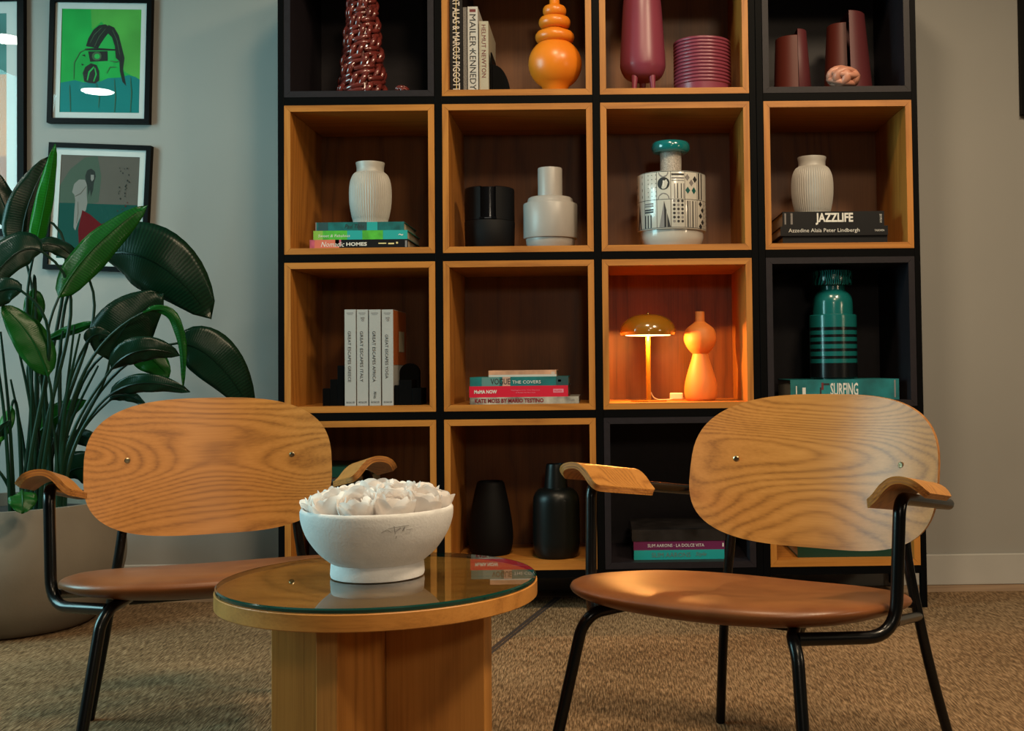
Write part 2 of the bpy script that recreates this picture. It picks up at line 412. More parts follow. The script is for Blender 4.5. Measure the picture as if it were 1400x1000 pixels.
# ------------------------------------------------------------------ vases and lathe things
def prof_px(cx, y, zf, prof):
    out = []
    for i, (hw, py) in enumerate(prof):
        z = P(cx, py, y).z - zf
        out.append((hw*K(y), max(z, 0.0) if i else 0.0))
    return out
def lathe_thing(name, label, cat, cx, y, zf, parts, group=None, seg=48):
    """parts: list of (part name, [(half width px, row px)...] bottom to top, material, rmod)"""
    x = P(cx, 400, y).x
    t = thing(name, label, cat, (x, y, zf), group=group); first = True
    for (pn, prof, mat, rmod) in parts:
        out = []
        for i, (hw, py) in enumerate(prof):
            z = P(cx, py, y).z-zf
            if first and i == 0: z = 0.0
            out.append((max(hw, 0)*K(y), max(z, 0)))
        first = False
        MB().lathe(out, seg, rmod=rmod).build(pn, mat, t, 42)
    return t
def dense(pts, n=5):
    v = smoothpath([(a, b, 0) for a, b in pts], n); return [(p.x, p.y) for p in v]

cer_white = plain('ceramic_white', (0.36, 0.345, 0.32), 0.42, var=0.05, vscale=20)
def flutes(n, amp): return lambda an, z: 1-amp*abs(math.sin(an*n/2))
def ribbed_vase(cx, y, zf, ytop, ybase, label):
    s = (ybase-ytop)/79.0
    q = lambda v: ytop+(v-223)*s
    body = dense([(23.5, ybase), (25.5, q(296)), (28.2, q(280)), (28.7, q(262)), (27.2, q(249)), (23.5, q(240)), (19.5, q(236.5))], 4)
    neck = [(19.3, q(237)), (18.3, q(234)), (18.6, q(229)), (19.6, q(224)), (19.4, q(223)), (17.8, q(223)), (17.0, q(228)), (17, q(240)), (0, q(241))]
    return lathe_thing('ribbed_vase', label, 'vase', cx, y, zf, [('body', body, 'ceramic_white', flutes(56, 0.035)), ('neck', neck, 'ceramic_white', None)], 'ribbed cream vases', 168)

# row 1 (top)
def capsule(mb, a, b, r, bend=None, seg=7):
    a, b = Vector(a), Vector(b); m_ = (a+b)/2+(Vector(bend) if bend else Vector())
    pts = []; rad = []
    for i in range(7):
        t = i/6; pts.append(a*(1-t)**2+m_*2*t*(1-t)+b*t*t); rad.append(r*max(0.25, math.sin(PI*(0.12+0.76*t))**0.55))
    mb.tube(pts, r, seg, radii=rad)
wred = plain('glazed_red', (0.13, 0.022, 0.018), 0.16, spec=0.7, var=0.3, vscale=30, coat=0.5)
yv = D+0.13
t = thing('woven_vase', 'tall tapering dark red vase woven from glossy strands', 'vase', (P(496, 100, yv).x, yv, ZF[0]))
rb, rt, hv = 31*K(yv), 15*K(yv), 0.36
MB().lathe([(rb*0.86, 0), (rb*0.86, 0.01), (rt*0.86, hv-0.012), (rt*0.6, hv-0.012), (0, hv-0.03)], 32).build('inner_body', wred, t)
st = MB(); NR = 11; NA = 7
for i in range(NR):
    f = (i+0.5)/NR; z = 0.006+f*(hv-0.012); r0 = rb+(rt-rb)*f; dz = hv/NR
    for j in range(NA):
        an = 2*PI*(j+0.28*i)/NA; da = 2*PI/NA
        dirn = 1 if (i+j) % 2 else -1
        for s in (-0.8, 0.8):
            if dirn > 0:
                z0 = z+s*dz*0.32; c0 = an-da*0.56; c1 = an+da*0.56
                p0 = (r0*math.cos(c0), r0*math.sin(c0), max(0.008, z0-dz*0.22)); p1 = (r0*math.cos(c1), r0*math.sin(c1), max(0.008, z0+dz*0.22))
            else:
                c0 = an+s*da*0.31; sk = da*0.2
                p0 = (r0*math.cos(c0-sk), r0*math.sin(c0-sk), max(0.008, z-dz*0.6)); p1 = (r0*math.cos(c0+sk), r0*math.sin(c0+sk), z+dz*0.6)
            bend = (0.011*math.cos(an), 0.011*math.sin(an), 0)
            capsule(st, p0, p1, 0.0100*(0.70+0.30*r0/rb), bend, 7)
st.build('woven_strands', wred, t, 60)
def knot(name, label, cx, y, zf, hw_px, h_px, mat, seed=0):
    x = P(cx, 100, y).x; R = hw_px*K(y); H = h_px*K(y)
    t = thing(name, label, 'ornament', (x, y, zf)); g = random.Random(seed)
    rt = 0.30
    for ax in range(3):
        for off in (-0.30, 0.30):
            mb = MB(); pts = []
            R0 = 0.66
            for k in range(20):
                an = 2*PI*k/20
                rr = R0*(1+0.10*math.cos(2*an+ax*PI/2))
                q = [rr*math.cos(an), rr*math.sin(an)]; q.insert(ax, off)
                pts.append(Vector(q))
            mb.tube(pts, 0.27, 10, closed=True)
            rotm = Matrix.Rotation(0.5, 3, 'Z') @ Matrix.Rotation(0.45, 3, 'X')
            vv = [rotm @ Vector(p) for p in mb.v]
            mb.v = [(p.x*R*1.08, p.y*R*0.95, p.z*H*0.56) for p in vv]
            o = mb.build('strand_loop', mat, t, 60)
    zmin = min(v.co.z for o in t.children for v in o.data.vertices)
    for o in t.children:
        o.location.z = -zmin
    return t
knot('knot_ornament', 'small dark red knotted ornament beside the woven vase', 550, D+0.06, ZF[0], 9.5, 12, wred, 1)

# upright and flat books
def book(label, L, Tk, W, loc, cover, upright=False, rz=0.0, texts=(), prints=(), group=None, pagecol=(0.42, 0.38, 0.30), tilt=0.0):
    rot = (0, R_(90)+tilt, rz) if upright else (0, 0, rz)
    t = thing('book', label, 'book', loc, group=group, rot=rot)
    c = MB().box(-L/2, L/2, 0, 0.003, 0, Tk).box(-L/2, L/2, 0.003, W, 0, 0.0024).box(-L/2, L/2, 0.003, W, Tk-0.0024, Tk).build('cover', cover, t, 0)
    MB().box(-L/2+0.003, L/2-0.003, 0.0032, W-0.004, 0.0026, Tk-0.0026).build('pages', plain('paper_%d' % int(pagecol[0]*1000), pagecol, 0.9, var=0.1, vscale=300), t, 0)
    for (x0, x1, z0, z1, mt) in prints:
        poly([(-L/2+x0*L, z0*Tk), (-L/2+x1*L, z0*Tk), (-L/2+x1*L, z1*Tk), (-L/2+x0*L, z1*Tk)], -0.0004, mt, t, 'spine_print')
    for (s, xc, wf, hf, mt, *rest) in texts:
        zc = rest[0] if rest else 0.5
        lettering(s, mt, t, -L/2+xc*L, zc*Tk, wf*L, hf*Tk, -0.0008, shear=rest[1] if len(rest) > 1 else 0.0, bold=rest[2] if len(rest) > 2 else 0.0)
    return t
def flat(label, px0, px1, pt, pb, y, zbase, cover, W=0.24, **kw):
    k = K(y); L = (px1-px0)*k; Tk = (pb-pt)*k
    book(label, L, Tk, W, (P((px0+px1)/2, 450, y).x, y, zbase), cover, **kw); return zbase+Tk
def stand(label, px0, px1, pt, y, zf, cover, W=0.23, lean=0.0, **kw):
    x0 = P(px0, 300, y).x; Tk = (px1-px0)*K(y); L = P(px0, pt, y).z-zf
    return book(label, L, Tk, W, (x0, y, zf+L/2), cover, upright=True, **kw)
ink_w = plain('ink_white', (0.62, 0.60, 0.56), 0.6); ink_k = plain('ink_black', (0.012, 0.012, 0.014), 0.6)
ink_r = plain('ink_maroon', (0.13, 0.012, 0.016), 0.6); ink_g = plain('ink_grey', (0.18, 0.17, 0.17), 0.6)
ink_y = plain('ink_yellow', (0.60, 0.50, 0.22), 0.6); ink_p = plain('ink_pink', (0.62, 0.20, 0.28), 0.6)
c_black = plain('cover_black', (0.005, 0.005, 0.006), 0.42, spec=0.25); c_white = plain('cover_white', (0.46, 0.44, 0.41), 0.5)
c_cream = plain('cover_cream', (0.36, 0.32, 0.24), 0.55); c_grey = plain('cover_speckled', (0.16, 0.15, 0.14), 0.6, var=0.7, vscale=400)
g = 'upright books beside the orange vase'
y = D+0.035
stand('tall black book with white condensed lettering on its spine', 616.8, 634.2, -42, y, ZF[0], c_black, 0.30, group=g,
      texts=[('MERT ALAS & MARCUS PIGGOTT', 0.575, 0.83, 0.56, ink_w, 0.5, 0, 0.012)], prints=[(0.0, 1.0, 0.47, 0.53, ink_y)])
stand('thin grey speckled book between the black and white books', 635.0, 640.2, 10, y+0.006, ZF[0], c_grey, 0.27, group=g)
stand('white book with large black serif lettering reading MAILER KENNEDY', 641.2, 655.2, 9, y, ZF[0], c_white, 0.27, group=g,
      texts=[('MAILER', 0.28, 0.38, 0.60, ink_k), ('KENNEDY', 0.74, 0.46, 0.60, ink_k)], prints=[(0.03, 0.065, 0.2, 0.8, ink_r), (0.49, 0.505, 0.42, 0.58, ink_k)])
stand('shorter cream book with maroon lettering reading HELMUT NEWTON', 656.8, 669.6, 29, y+0.004, ZF[0], c_cream, 0.24, group=g,
      texts=[('HELMUT NEWTON', 0.42, 0.74, 0.46, ink_r)])
# black L bookend
def bookend(label, px0, px1, pt, y, zf, curved=True):
    x0, x1 = P(px0, 100, y).x, P(px1, 100, y).x; h = P(px0, pt, y).z-zf
    t = thing('bookend', label, 'bookend', ((x0+x1)/2, y, zf)); w2 = (x1-x0)/2
    b = MB(); n = 10
    q = [(-w2+0.004, 0.004), (w2, 0.004)]+[(-w2+0.004+(2*w2-0.004)*math.cos(PI/2*i/n)*1.0, 0.004+(h-0.004)*math.sin(PI/2*i/n)) for i in range(1, n+1)]
    m_ = len(q); b.add([(x_, 0.02, z_) for x_, z_ in q]+[(x_, 0.05, z_) for x_, z_ in q], [tuple(range(m_)), tuple(range(2*m_-1, m_-1, -1))]+[(i, (i+1) % m_, m_+(i+1) % m_, m_+i) for i in range(m_)])
    b.build('quarter_round', BLK, t, 30)
    MB().box(-w2, -w2+0.004, 0, 0.14, 0, h*1.35).build('upright_plate', BLK, t, 0)
    MB().box(-w2, w2, 0, 0.14, 0, 0.0038).build('foot_plate', BLK, t, 0)
    return t
bookend('black metal bookend holding up the cream book', 670.8, 696, 86, D+0.05, ZF[0])

orange = plain('orange_ceramic', (0.72, 0.20, 0.012), 0.32, spec=0.5)
yv = D+0.085; cx = 762
sph = []
for i in range(15):
    a = R_(22)+(R_(152)-R_(22))*i/14
    sph.append((36.8*math.sin(a), 88+35*math.cos(a)))
def ring(hw, yc, hh, inner):
    return [(inner, yc+hh)]+[(inner+(hw-inner)*math.sin(PI*(i+0.5)/7)**0.7, yc+hh*math.cos(PI*(i+0.5)/7)) for i in range(7)]+[(inner, yc-hh)]
prof = sph+ring(27, 51.5, 8.2, 16.5)+ring(22, 31.5, 8, 13)+ring(16.3, 15.5, 7.4, 8.5)+[(7.0, 6), (6.8, -12), (8, -22), (11, -30), (10.4, -30.5), (6, -20), (5, 0), (0, 0)]
lathe_thing('ringed_vase', 'orange bulb vase with three stacked rings on its neck', 'vase', cx, yv, ZF[0], [('body', prof, orange, None)], seg=56)

mag = plain('magenta_ceramic', (0.20, 0.035, 0.062), 0.36, spec=0.5)
yv = D+0.105; cx = 879
prof = dense([(0.5, 110.5), (14, 110.5), (24, 107), (30, 97), (31.3, 86), (29.5, 55), (26.2, 5), (21, -26), (16, -38), (15, -44)], 4)+[(13, -44), (13, -30), (0, -28)]
t = thing('footed_vase', 'tall magenta vase standing on small tapered feet', 'vase', (P(cx, 100, yv).x, yv, ZF[0]))
pp = [(hw*K(yv), P(cx, py, yv).z-ZF[0]) for hw, py in prof]; z0 = pp[0][1]
MB().lathe(pp, 56).build('body', mag, t)
for a in (R_(-128), R_(-52), R_(90)):
    r0 = 19*K(yv); MB().tube([(r0*1.12*math.cos(a), r0*1.12*math.sin(a), 0.0014), (r0*1.0*math.cos(a), r0*math.sin(a), z0+0.012)], 0.01, 12, radii=[0.0062, 0.0115]).build('foot', mag, t)
yv = D+0.115
pr_ = [(37, 121)]; n = 13
for i in range(n):
    yb = 120-i*(61.0/n)
    pr_ += [(38.0, yb), (39.6, yb-1.2), (39.8, yb-2.4), (39.6, yb-3.6), (38.0, yb-4.69)]
pr_ += [(36.5, 58.6), (35, 60), (34.5, 100), (0, 102)]
lathe_thing('ribbed_pot', 'wide magenta pot with stacked horizontal ribs', 'pot', 964.5, yv, ZF[0], [('body', pr_, mag, None)], seg=56)

sred = plain('split_red', (0.085, 0.013, 0.008), 0.48, spec=0.4); sred2 = plain('split_plum', (0.080, 0.014, 0.018), 0.5, spec=0.4)
def split_vase(label, cxl, yv, lt, rt, wl, wr, ttl, ttr):
    t = thing('split_vase', label, 'vase', (P(cxl, 100, yv).x, yv, ZF[0])); k = K(yv)
    for (py, wb_, wt, a0, dx, dy, mt, pn) in ((lt, wl, ttl, PI/2, -0.0008, 0.010, sred, 'left_half'), (rt, wr, ttr, -PI/2, 0.0008, -0.012, sred2, 'right_half')):
        h = P(cxl, py, yv).z-ZF[0]
        MB().lathe([(wb_*0.92*k, 0), (wb_*k, 0.006), (wt*k, h-0.002), (wt*0.95*k, h)], 20, (dx, dy, 0), a0, a0+PI, True).build(pn, mt, t, 40)
    return t
split_vase('shorter dark red vase split down the middle into offset halves', 1087.5, D+0.12, 53, 44.5, 29, 20.5, 26, 14.5)
split_vase('taller plum red split vase behind the pink knot', 1154.5, D+0.185, 35, 23, 28, 37, 22, 27)
pink = plain('pink_clay', (0.50, 0.22, 0.15), 0.38, spec=0.5)
knot('knot_ornament', 'pale pink knotted clay ornament in front of the plum vase', 1152.5, D+0.045, ZF[0], 22.5, 30, pink, 2)

# row 2
y = D+0.03; z = ZF[1]
teal1 = plain('cover_teal', (0.006, 0.105, 0.105), 0.4, var=0.4, vscale=30); teal2 = plain('print_turquoise', (0.01, 0.30, 0.29), 0.45)
green1 = plain('print_green', (0.06, 0.36, 0.03), 0.45, var=0.3, vscale=40); lime = plain('print_lime', (0.20, 0.40, 0.05), 0.45)
pinkp = plain('print_pink', (0.42, 0.07, 0.12), 0.5, var=0.4, vscale=50); coral = plain('print_coral', (0.55, 0.13, 0.08), 0.5)
teald = plain('print_petrol', (0.01, 0.05, 0.055), 0.5)
g = 'flat books under the left ribbed vase'
z = flat('black bottom book with a pink printed end and HOMES on its spine', 424, 558, 326.8, 339.4, y, z, c_black, group=g,
  prints=[(0.0, 0.05, 0, 1, pinkp), (0.05, 0.30, 0, 1, coral), (0.26, 0.32, 0.3, 1, pinkp), (0.70, 0.78, 0.5, 0.62, ink_y), (0.80, 0.86, 0.45, 0.6, ink_y), (0.88, 0.90, 0.5, 0.7, ink_y), (0.972, 0.992, 0.12, 0.85, ink_g)],
  texts=[('Nomadic', 0.235, 0.24, 0.55, ink_w, 0.5, 0.3), ('HOMES', 0.478, 0.21, 0.40, ink_w, 0.5, 0, 0.03)])
z = flat('green and turquoise printed book in the middle of the pile', 429, 557.5, 314, 326.6, y+0.004, z, teal2, group=g,
  prints=[(0.0, 0.10, 0, 1, lime), (0.10, 0.36, 0, 1, green1), (0.36, 0.52, 0, 1, teal2), (0.52, 0.74, 0, 1, green1)],
  texts=[('Sweet & Fabulous', 0.22, 0.34, 0.30, ink_w, 0.45, 0.2), ('~', 0.93, 0.05, 0.2, ink_w)])
z = flat('dark teal book on top of the pile under the vase', 432, 553, 302, 313.8, y+0.008, z, teal1, group=g,
  prints=[(0.0, 0.012, 0, 1, ink_g), (0.03, 0.14, 0, 1, teald), (0.48, 0.58, 0, 1, teald), (0.58, 0.70, 0, 1, teal2)],
  texts=[('Paul Tibbs', 0.44, 0.22, 0.5, ink_k, 0.5, 0.3)])
ribbed_vase(507, D+0.115, z, 223, 302, 'cream ribbed vase standing on the teal and green books')
z = ZF[1]; y = D+0.035
g = 'black books under the right ribbed vase'
z = flat('plain black book at the bottom under the black book pile', 1072, 1216, 325, 336.5, y+0.008, z, c_black, group=g)
z = flat('black book with small white lettering reading Azzedine Alaia Peter Lindbergh', 1069, 1217, 312, 325, y, z, c_black, group=g,
  texts=[('Azzedine Alaïa Peter Lindbergh', 0.405, 0.66, 0.52, ink_w), ('TASCHEN', 0.92, 0.09, 0.20, ink_w)])
z = flat('thick black book with bold white lettering reading JAZZLIFE', 1072, 1212, 291.5, 312, y+0.006, z, c_black, group=g,
  texts=[('JAZZLIFE', 0.51, 0.37, 0.80, ink_w, 0.5, 0, 0.035), ('TASCHEN', 0.967, 0.022, 0.6, ink_w)], prints=[(0.02, 0.035, 0.15, 0.9, ink_g), (0.08, 0.10, 0.15, 0.9, ink_g)])
ribbed_vase(1113, D+0.12, z, 215.5, 291.5, 'cream ribbed vase standing on the thick black books')

# smart speaker
spk = plain('speaker_black', (0.004, 0.004, 0.005), 0.55, spec=0.15, bmp=0.5, bscale=900); gl_b = plain('gloss_black', (0.004, 0.004, 0.005), 0.12, spec=0.6)
yv = D+0.12; cx = 669.5; k = K(yv)
t = thing('smart_speaker', 'black cylindrical smart speaker with a recessed front panel', 'speaker', (P(cx, 300, yv).x, yv, ZF[1]))
h1 = P(cx, 304, yv).z-ZF[1]; h2 = P(cx, 259, yv).z-ZF[1]; R0 = 34.5*k
MB().lathe([(R0*0.93, 0), (R0*0.97, 0.004), (R0, h1-0.002), (R0*0.985, h1)], 48).build('base', spk, t)
a0, a1 = R_(270+17), R_(270-21+360)
MB().lathe([(R0*0.985, h1+0.001), (R0*0.985, h2-0.003), (R0*0.95, h2), (R0*0.7, h2), (0, h2)], 48, a0=R_(270+20), a1=R_(270-16+360)).build('upper_shell', spk, t, 40)
MB().lathe([(R0*0.84, h1+0.001), (R0*0.84, h2-0.001), (0, h2-0.001)], 48).build('inner_core', gl_b, t)
MB().box(-R0*0.30, R0*0.36, -R0*0.99, -R0*0.80, h1+0.002, h1+0.007).build('panel_lip', gl_b, t, 0)
MB().box(-R0*0.10, R0*0.16, -R0*1.0, -R0*0.98, h1+0.003, h1+0.0055).build('status_bar', plain('speaker_grey', (0.05, 0.05, 0.06), 0.3), t, 0)
# stepped vase
grey_cer = plain('ceramic_pale', (0.32, 0.30, 0.285), 0.38, var=0.05)
lathe_thing('stepped_vase', 'pale grey vase with stepped cylinder tiers', 'vase', 753.5, D+0.10, ZF[1],
  [('body', [(30, 337), (33, 335), (33.8, 329), (33.8, 327.5), (36.6, 327), (37.1, 326), (37.1, 281), (36.3, 279.5), (33, 279), (31.2, 276), (30.4, 272.5), (28, 270.8), (18, 270)], grey_cer, None),
   ('neck', [(16.8, 270.3), (16.8, 232), (16.3, 230.5), (14.8, 230.5), (14.5, 240), (0, 242)], grey_cer, None)])
# patterned jar
pat_w = plain('print_white', (0.50, 0.49, 0.45), 0.22, coat=0.4); jar_w = plain('jar_white', (0.46, 0.44, 0.41), 0.2, coat=0.3)
speck = plain('jar_speckle', (0.33, 0.30, 0.27), 0.5, var=0.5, vscale=350)
tealc = plain('teal_glaze', (0.004, 0.14, 0.15), 0.18, spec=0.6, coat=0.5)
cx = 919.5; yv = D+0.10; k = K(yv)
t = lathe_thing('patterned_jar', 'white jar with black geometric print and a round teal stopper', 'jar', cx, yv, ZF[1],
  [('base', [(38, 336.5), (41.5, 333), (43.5, 327), (43.6, 318)], jar_w, None),
   ('body', [(46.8, 318), (47.3, 317), (47.3, 243), (46.6, 241.3), (44, 240.6), (14, 240)], pat_w, None),
   ('neck', [(14.6, 240.5), (14.6, 208)], speck, None),
   ('stopper', [(14, 210), (22, 210)]+[(22+4.4*math.sin(PI*i/8), 202.5+7.5*math.cos(PI*i/8)) for i in range(9)]+[(0, 194.6)], tealc, None)], seg=64)
RJ = 47.3*k+0.0004; Zj = lambda py: P(cx, py, yv).z-ZF[1]
def wrap(mb, pts):
    """polygon given as (px offset from the jar axis measured along the surface in degrees, row px) wrapped on the jar"""
    vs_ = []; n = len(pts)
    for (dg_, py) in pts:
        a = R_(270+dg_); vs_.append((RJ*math.cos(a), RJ*math.sin(a), Zj(py)))
    mb.add(vs_, [tuple(range(n))])
def wrect(mb, d0, d1, p0, p1):
    n = max(1, int(abs(d1-d0)/5))
    for i in range(n):
        u0 = d0+(d1-d0)*i/n; u1 = d0+(d1-d0)*(i+1)/n; wrap(mb, [(u0, p1), (u1, p1), (u1, p0), (u0, p0)])
def wcirc(mb, dc, pc, rp, n=14, half=None):
    deg = rp/47.3*57.3
    rng = range(n) if half is None else range(n//2+1)
    wrap(mb, [(dc+deg*math.cos(2*PI*i/n+(0 if half is None else half)), pc+rp*math.sin(2*PI*i/n+(0 if half is None else half))) for i in rng])
kb, kg, kt = MB(), MB(), MB()
W = lambda x: math.degrees(math.asin(max(-1, min(1, (x-cx)/47.3))))
for x in (873, 882, 897.5, 916, 935, 952, 961): wrect(kb, W(x)-0.35, W(x)+0.35, 242, 316)
for p in (242, 279, 316.5): wrect(kb, -80, 80, p-0.3, p+0.3)
for i in range(4):   # diagonal stripes at the far left
    y0 = 250+i*9; wrap(kb, [(-78, y0+6), (-58, y0-6), (-58, y0-2.5), (-78, y0+10)])
for i in range(3):
    for j in range(6): wcirc(kb, -44+i*7.5, 246+j*5.6, 0.7, 6)
wcirc(kb, W(906.5), 258, 8.4, 20); wcirc(kg, W(906.5), 243, 7, 16, 0.0); wcirc(kg, W(906.5), 278.5, 8, 16, PI)
wrect(kb, W(917), W(934), 245, 247.5); wrect(kg, W(917), W(934), 250, 252); wrect(kb, W(917), W(934), 254, 254.8)
for i, x in enumerate((920.5, 924.5, 929.5, 933)): wrect(kb if i % 3 else kg, W(x), W(x)+1.6, 258, 278)
for (x, p, mb) in ((938.5, 250, kg), (944, 257, kg), (949, 252, kb), (939, 267, kt), (947.5, 267, kt)):
    d = W(x); wrap(mb, [(d-4.5, p), (d, p+4.8), (d+4.5, p), (d, p-4.8)])
for x in (953.5, 957.5): wrect(kb, W(x), W(x)+3.5, 243, 278)
for p in (283, 286, 291, 294): wrect(kb if p > 290 else kg, -52, -34, p, p+2)
for d in (-52, -46, -40): wrect(kb, d, d+2.4, 299, 316)
wrap(kb, [(-74, 316), (-62, 316), (-68, 281)])
wrap(kb, [(W(907), 281), (W(907), 316), (W(915.5), 316)]); wrap(kg, [(W(907), 281), (W(900.5), 316), (W(907), 316)])
for i in range(3):
    for j in range(6): wcirc(kb if (i*5+j*3) % 7 > 1 else kg, W(920.5+i*5.5), 281.5+j*5.4, 1.9, 9)
for i, x in enumerate((938, 941, 945, 949)): wrect(kb if i % 2 == 0 else kg, W(x), W(x)+2.2, 281, 316)
for (d, p) in ((52, 284), (58, 292), (52, 300), (58, 308), (52, 314)): wrap(kb, [(d-5, p), (d, p+4), (d+5, p), (d, p-4)])
for i in range(6): wrap(kb, [(64, 284+i*5.6), (78, 281+i*5.6), (78, 283+i*5.6), (64, 286+i*5.6)])
for mb, mt in ((kb, ink_k), (kg, ink_g), (kt, plain('ink_teal', (0.01, 0.09, 0.08), 0.3))):
    o = mb.build('printed_pattern', mt, t, 0)
wc = MB(); wrect(wc, W(905.6), W(907.4), 254, 262); wc.v = [(x*1.002, y_*1.002, z_) for x, y_, z_ in wc.v]; wc.build('printed_mark', ink_w, t, 0)

# row 3
g = 'white travel books between the black bookends'; y = D+0.045; z = ZF[2]
for i, (a_, b_, title, dd) in enumerate(((470.6, 485.8, 'GREAT ESCAPES GREECE', 'leftmost'), (487.2, 502.4, 'GREAT ESCAPES ITALY', 'second from the left'), (504.0, 519.6, 'GREAT ESCAPES AFRICA', 'third from the left'), (521.4, 536.6, 'GREAT ESCAPES YOGA', 'rightmost, orange cover showing'))):
    o = stand('white upright book reading '+title+', '+dd.split(',')[0], a_, b_, 423.5, y+0.002*(i % 2), z, plain('spine_pale', (0.33, 0.33, 0.325), 0.45), 0.235, group=g,
      texts=[(title, 0.49, 0.53 if len(title) > 18 else 0.46, 0.26, ink_k, 0.42), ('TASCHEN', 0.965, 0.018, 0.75, ink_k)],
      prints=[(0.032, 0.042, 0.18, 0.78, ink_g), (0.05, 0.056, 0.25, 0.72, ink_g)])
    if i == 3:
        oc = plain('cover_orange', (0.30, 0.07, 0.015), 0.5)
        Lb = P(a_, 423.5, y).z-z; Tk = (b_-a_)*K(y)
        MB().box(-Lb/2+0.001, Lb*0.08, 0.006, 0.23, Tk, Tk+0.0006).build('cover_print', oc, o, 0)
        MB().box(-Lb*0.28, -Lb*0.06, 0.10, 0.19, Tk+0.0007, Tk+0.0012).build('cover_label', c_cream, o, 0)
    if i in (1, 3): 
        Lb = P(a_, 423.5, y).z-z; Tk = (b_-a_)*K(y)
        lettering('&', ink_g, o, -Lb/2+0.10*Lb, Tk*0.5, Tk*0.4, Tk*0.4, -0.0008, 'emblem', rot=-PI/2)
    if i == 2:
        lettering('Africa', ink_k, o, Lb*0.40 if False else (P(a_, 423.5, y).z-z)*0.39, (b_-a_)*K(y)*0.5, 0.022, 0.009, -0.0008, 'emblem')
# stepped black bookends
def step_bookend(label, steps, y, zf, dome=None):
    x0 = P(steps[0][0], 500, y).x
    t = thing('bookend', label, 'bookend', (P((steps[0][0]+steps[-1][1])/2, 500, y).x, y, zf)); ox = t.location.x
    for (a_, b_, pt) in steps:
        MB().box(P(a_, 500, y).x-ox, P(b_, 500, y).x-ox-0.0004, 0, 0.10, 0, P(a_, pt, y).z-zf).build('step_block', BLK, t, 0, bevel=0.001)
    if dome:
        a_, b_, pt = dome; xa, xb = P(a_, 500, y).x-ox, P(b_, 500, y).x-ox; h = P(a_, pt, y).z-zf; r0 = (xb-xa)/2
        q = [(xa, 0), (xb, 0)]+[((xa+xb)/2+r0*math.cos(PI*i/14), h-r0+r0*math.sin(PI*i/14)) for i in range(15)]
        m_ = len(q); MB().add([(u, 0.101, v) for u, v in q]+[(u, 0.125, v) for u, v in q], [tuple(range(m_)), tuple(range(2*m_-1, m_-1, -1))]+[(i, (i+1) % m_, m_+(i+1) % m_, m_+i) for i in range(m_)]).build('arched_block', BLK, t, 30)
    return t
step_bookend('black stepped bookend left of the white travel books', [(441, 451, 531.5), (451.2, 461, 519), (461.2, 470, 500)], D+0.06, z)
step_bookend('black bookend with an arch right of the white travel books', [(539, 545, 527), (545.2, 563, 520), (563.2, 576, 531)], D+0.05, z, (538, 566, 497))
# pile of flat books
y = D+0.03; g = 'flat books in the pile with the red book'
tl = plain('cover_teal_green', (0.006, 0.13, 0.135), 0.4, var=0.25, vscale=25)
redc = plain('cover_red', (0.52, 0.004, 0.028), 0.42)
z = ZF[2]
z = flat('grey photographic book with red lettering at the bottom of the pile', 642, 790.5, 543.6, 553.0, y-0.004, z, plain('cover_photo', (0.30, 0.28, 0.24), 0.4, var=0.6, vscale=25), group=g,
   texts=[('KATE MOSS BY MARIO TESTINO', 0.36, 0.63, 0.62, plain('ink_crimson', (0.16, 0.003, 0.012), 0.5), 0.5, 0, 0.03), ('TASCHEN', 0.93, 0.06, 0.3, ink_g)])
z = flat('red book with white lettering reading MoMA NOW', 641, 775.7, 528.2, 543.4, y, z, redc, group=g,
   texts=[('MoMA NOW', 0.165, 0.23, 0.33, ink_w, 0.5, 0, 0.03), ('Highlights from The Museum', 0.57, 0.29, 0.11, ink_p, 0.60), ('of Modern Art New York', 0.57, 0.20, 0.10, ink_p, 0.40), ('MoMA', 0.90, 0.08, 0.2, redc, 0.52)],
   prints=[(0.85, 0.955, 0.36, 0.70, ink_p)])
z = flat('teal book with black and white lettering reading VOGUE THE COVERS', 642, 776.3, 515.6, 528.0, y+0.004, z, tl, group=g,
   prints=[(0.12, 0.30, 0, 1, plain('print_tealgrey', (0.08, 0.20, 0.19), 0.5)), (0.33, 0.41, 0, 1, plain('print_blush', (0.42, 0.26, 0.20), 0.5)), (0.875, 1.0, 0, 1, teald), (0.895, 0.925, 0.4, 0.65, ink_p)],
   texts=[('VOGUE', 0.31, 0.20, 0.66, ink_k, 0.5, 0, 0.01), ('THE COVERS', 0.575, 0.29, 0.34, ink_w, 0.42)])
z = flat('small copper edged white book on top of the pile', 667.5, 760, 506.6, 515.4, y+0.02, z, plain('cover_copper', (0.50, 0.26, 0.16), 0.35, var=0.3, vscale=20), W=0.16, group=g,
   texts=[('88', 0.95, 0.05, 0.5, ink_w)], prints=[(0.0, 1.0, 0.0, 0.32, c_white)])

# mushroom lamp
must = plain('mustard_lacquer', (0.25, 0.105, 0.008), 0.16, spec=0.6, coat=0.5)
lampin = plain('shade_inside', (0.80, 0.62, 0.35), 0.5)
bulbm = emit('bulb_glow', (1.0, 0.62, 0.22), 6.0)
cx = 886.3; yv = D+0.125; k = K(yv); z0 = ZF[2]
t = thing('table_lamp', 'small mustard mushroom lamp glowing in the oak box', 'lamp', (P(cx, 500, yv).x, yv, z0))
zz = lambda py: P(cx, py, yv).z-z0
MB().lathe([(25*k, 0), (25*k, 0.003), (24*k, 0.0042), (0, 0.0045)], 40).build('base', must, t)
MB().lathe([(3.4*k, 0.004), (3.4*k, zz(452))], 16).build('pole', must, t)
sh = [(37.2, 458.5), (38.2, 455), (37.8, 450), (35, 443.5), (29, 437), (20, 432.2), (10, 430.2), (0.3, 429.8)]
outer = [(r*k, zz(p)) for r, p in dense(sh, 3)]
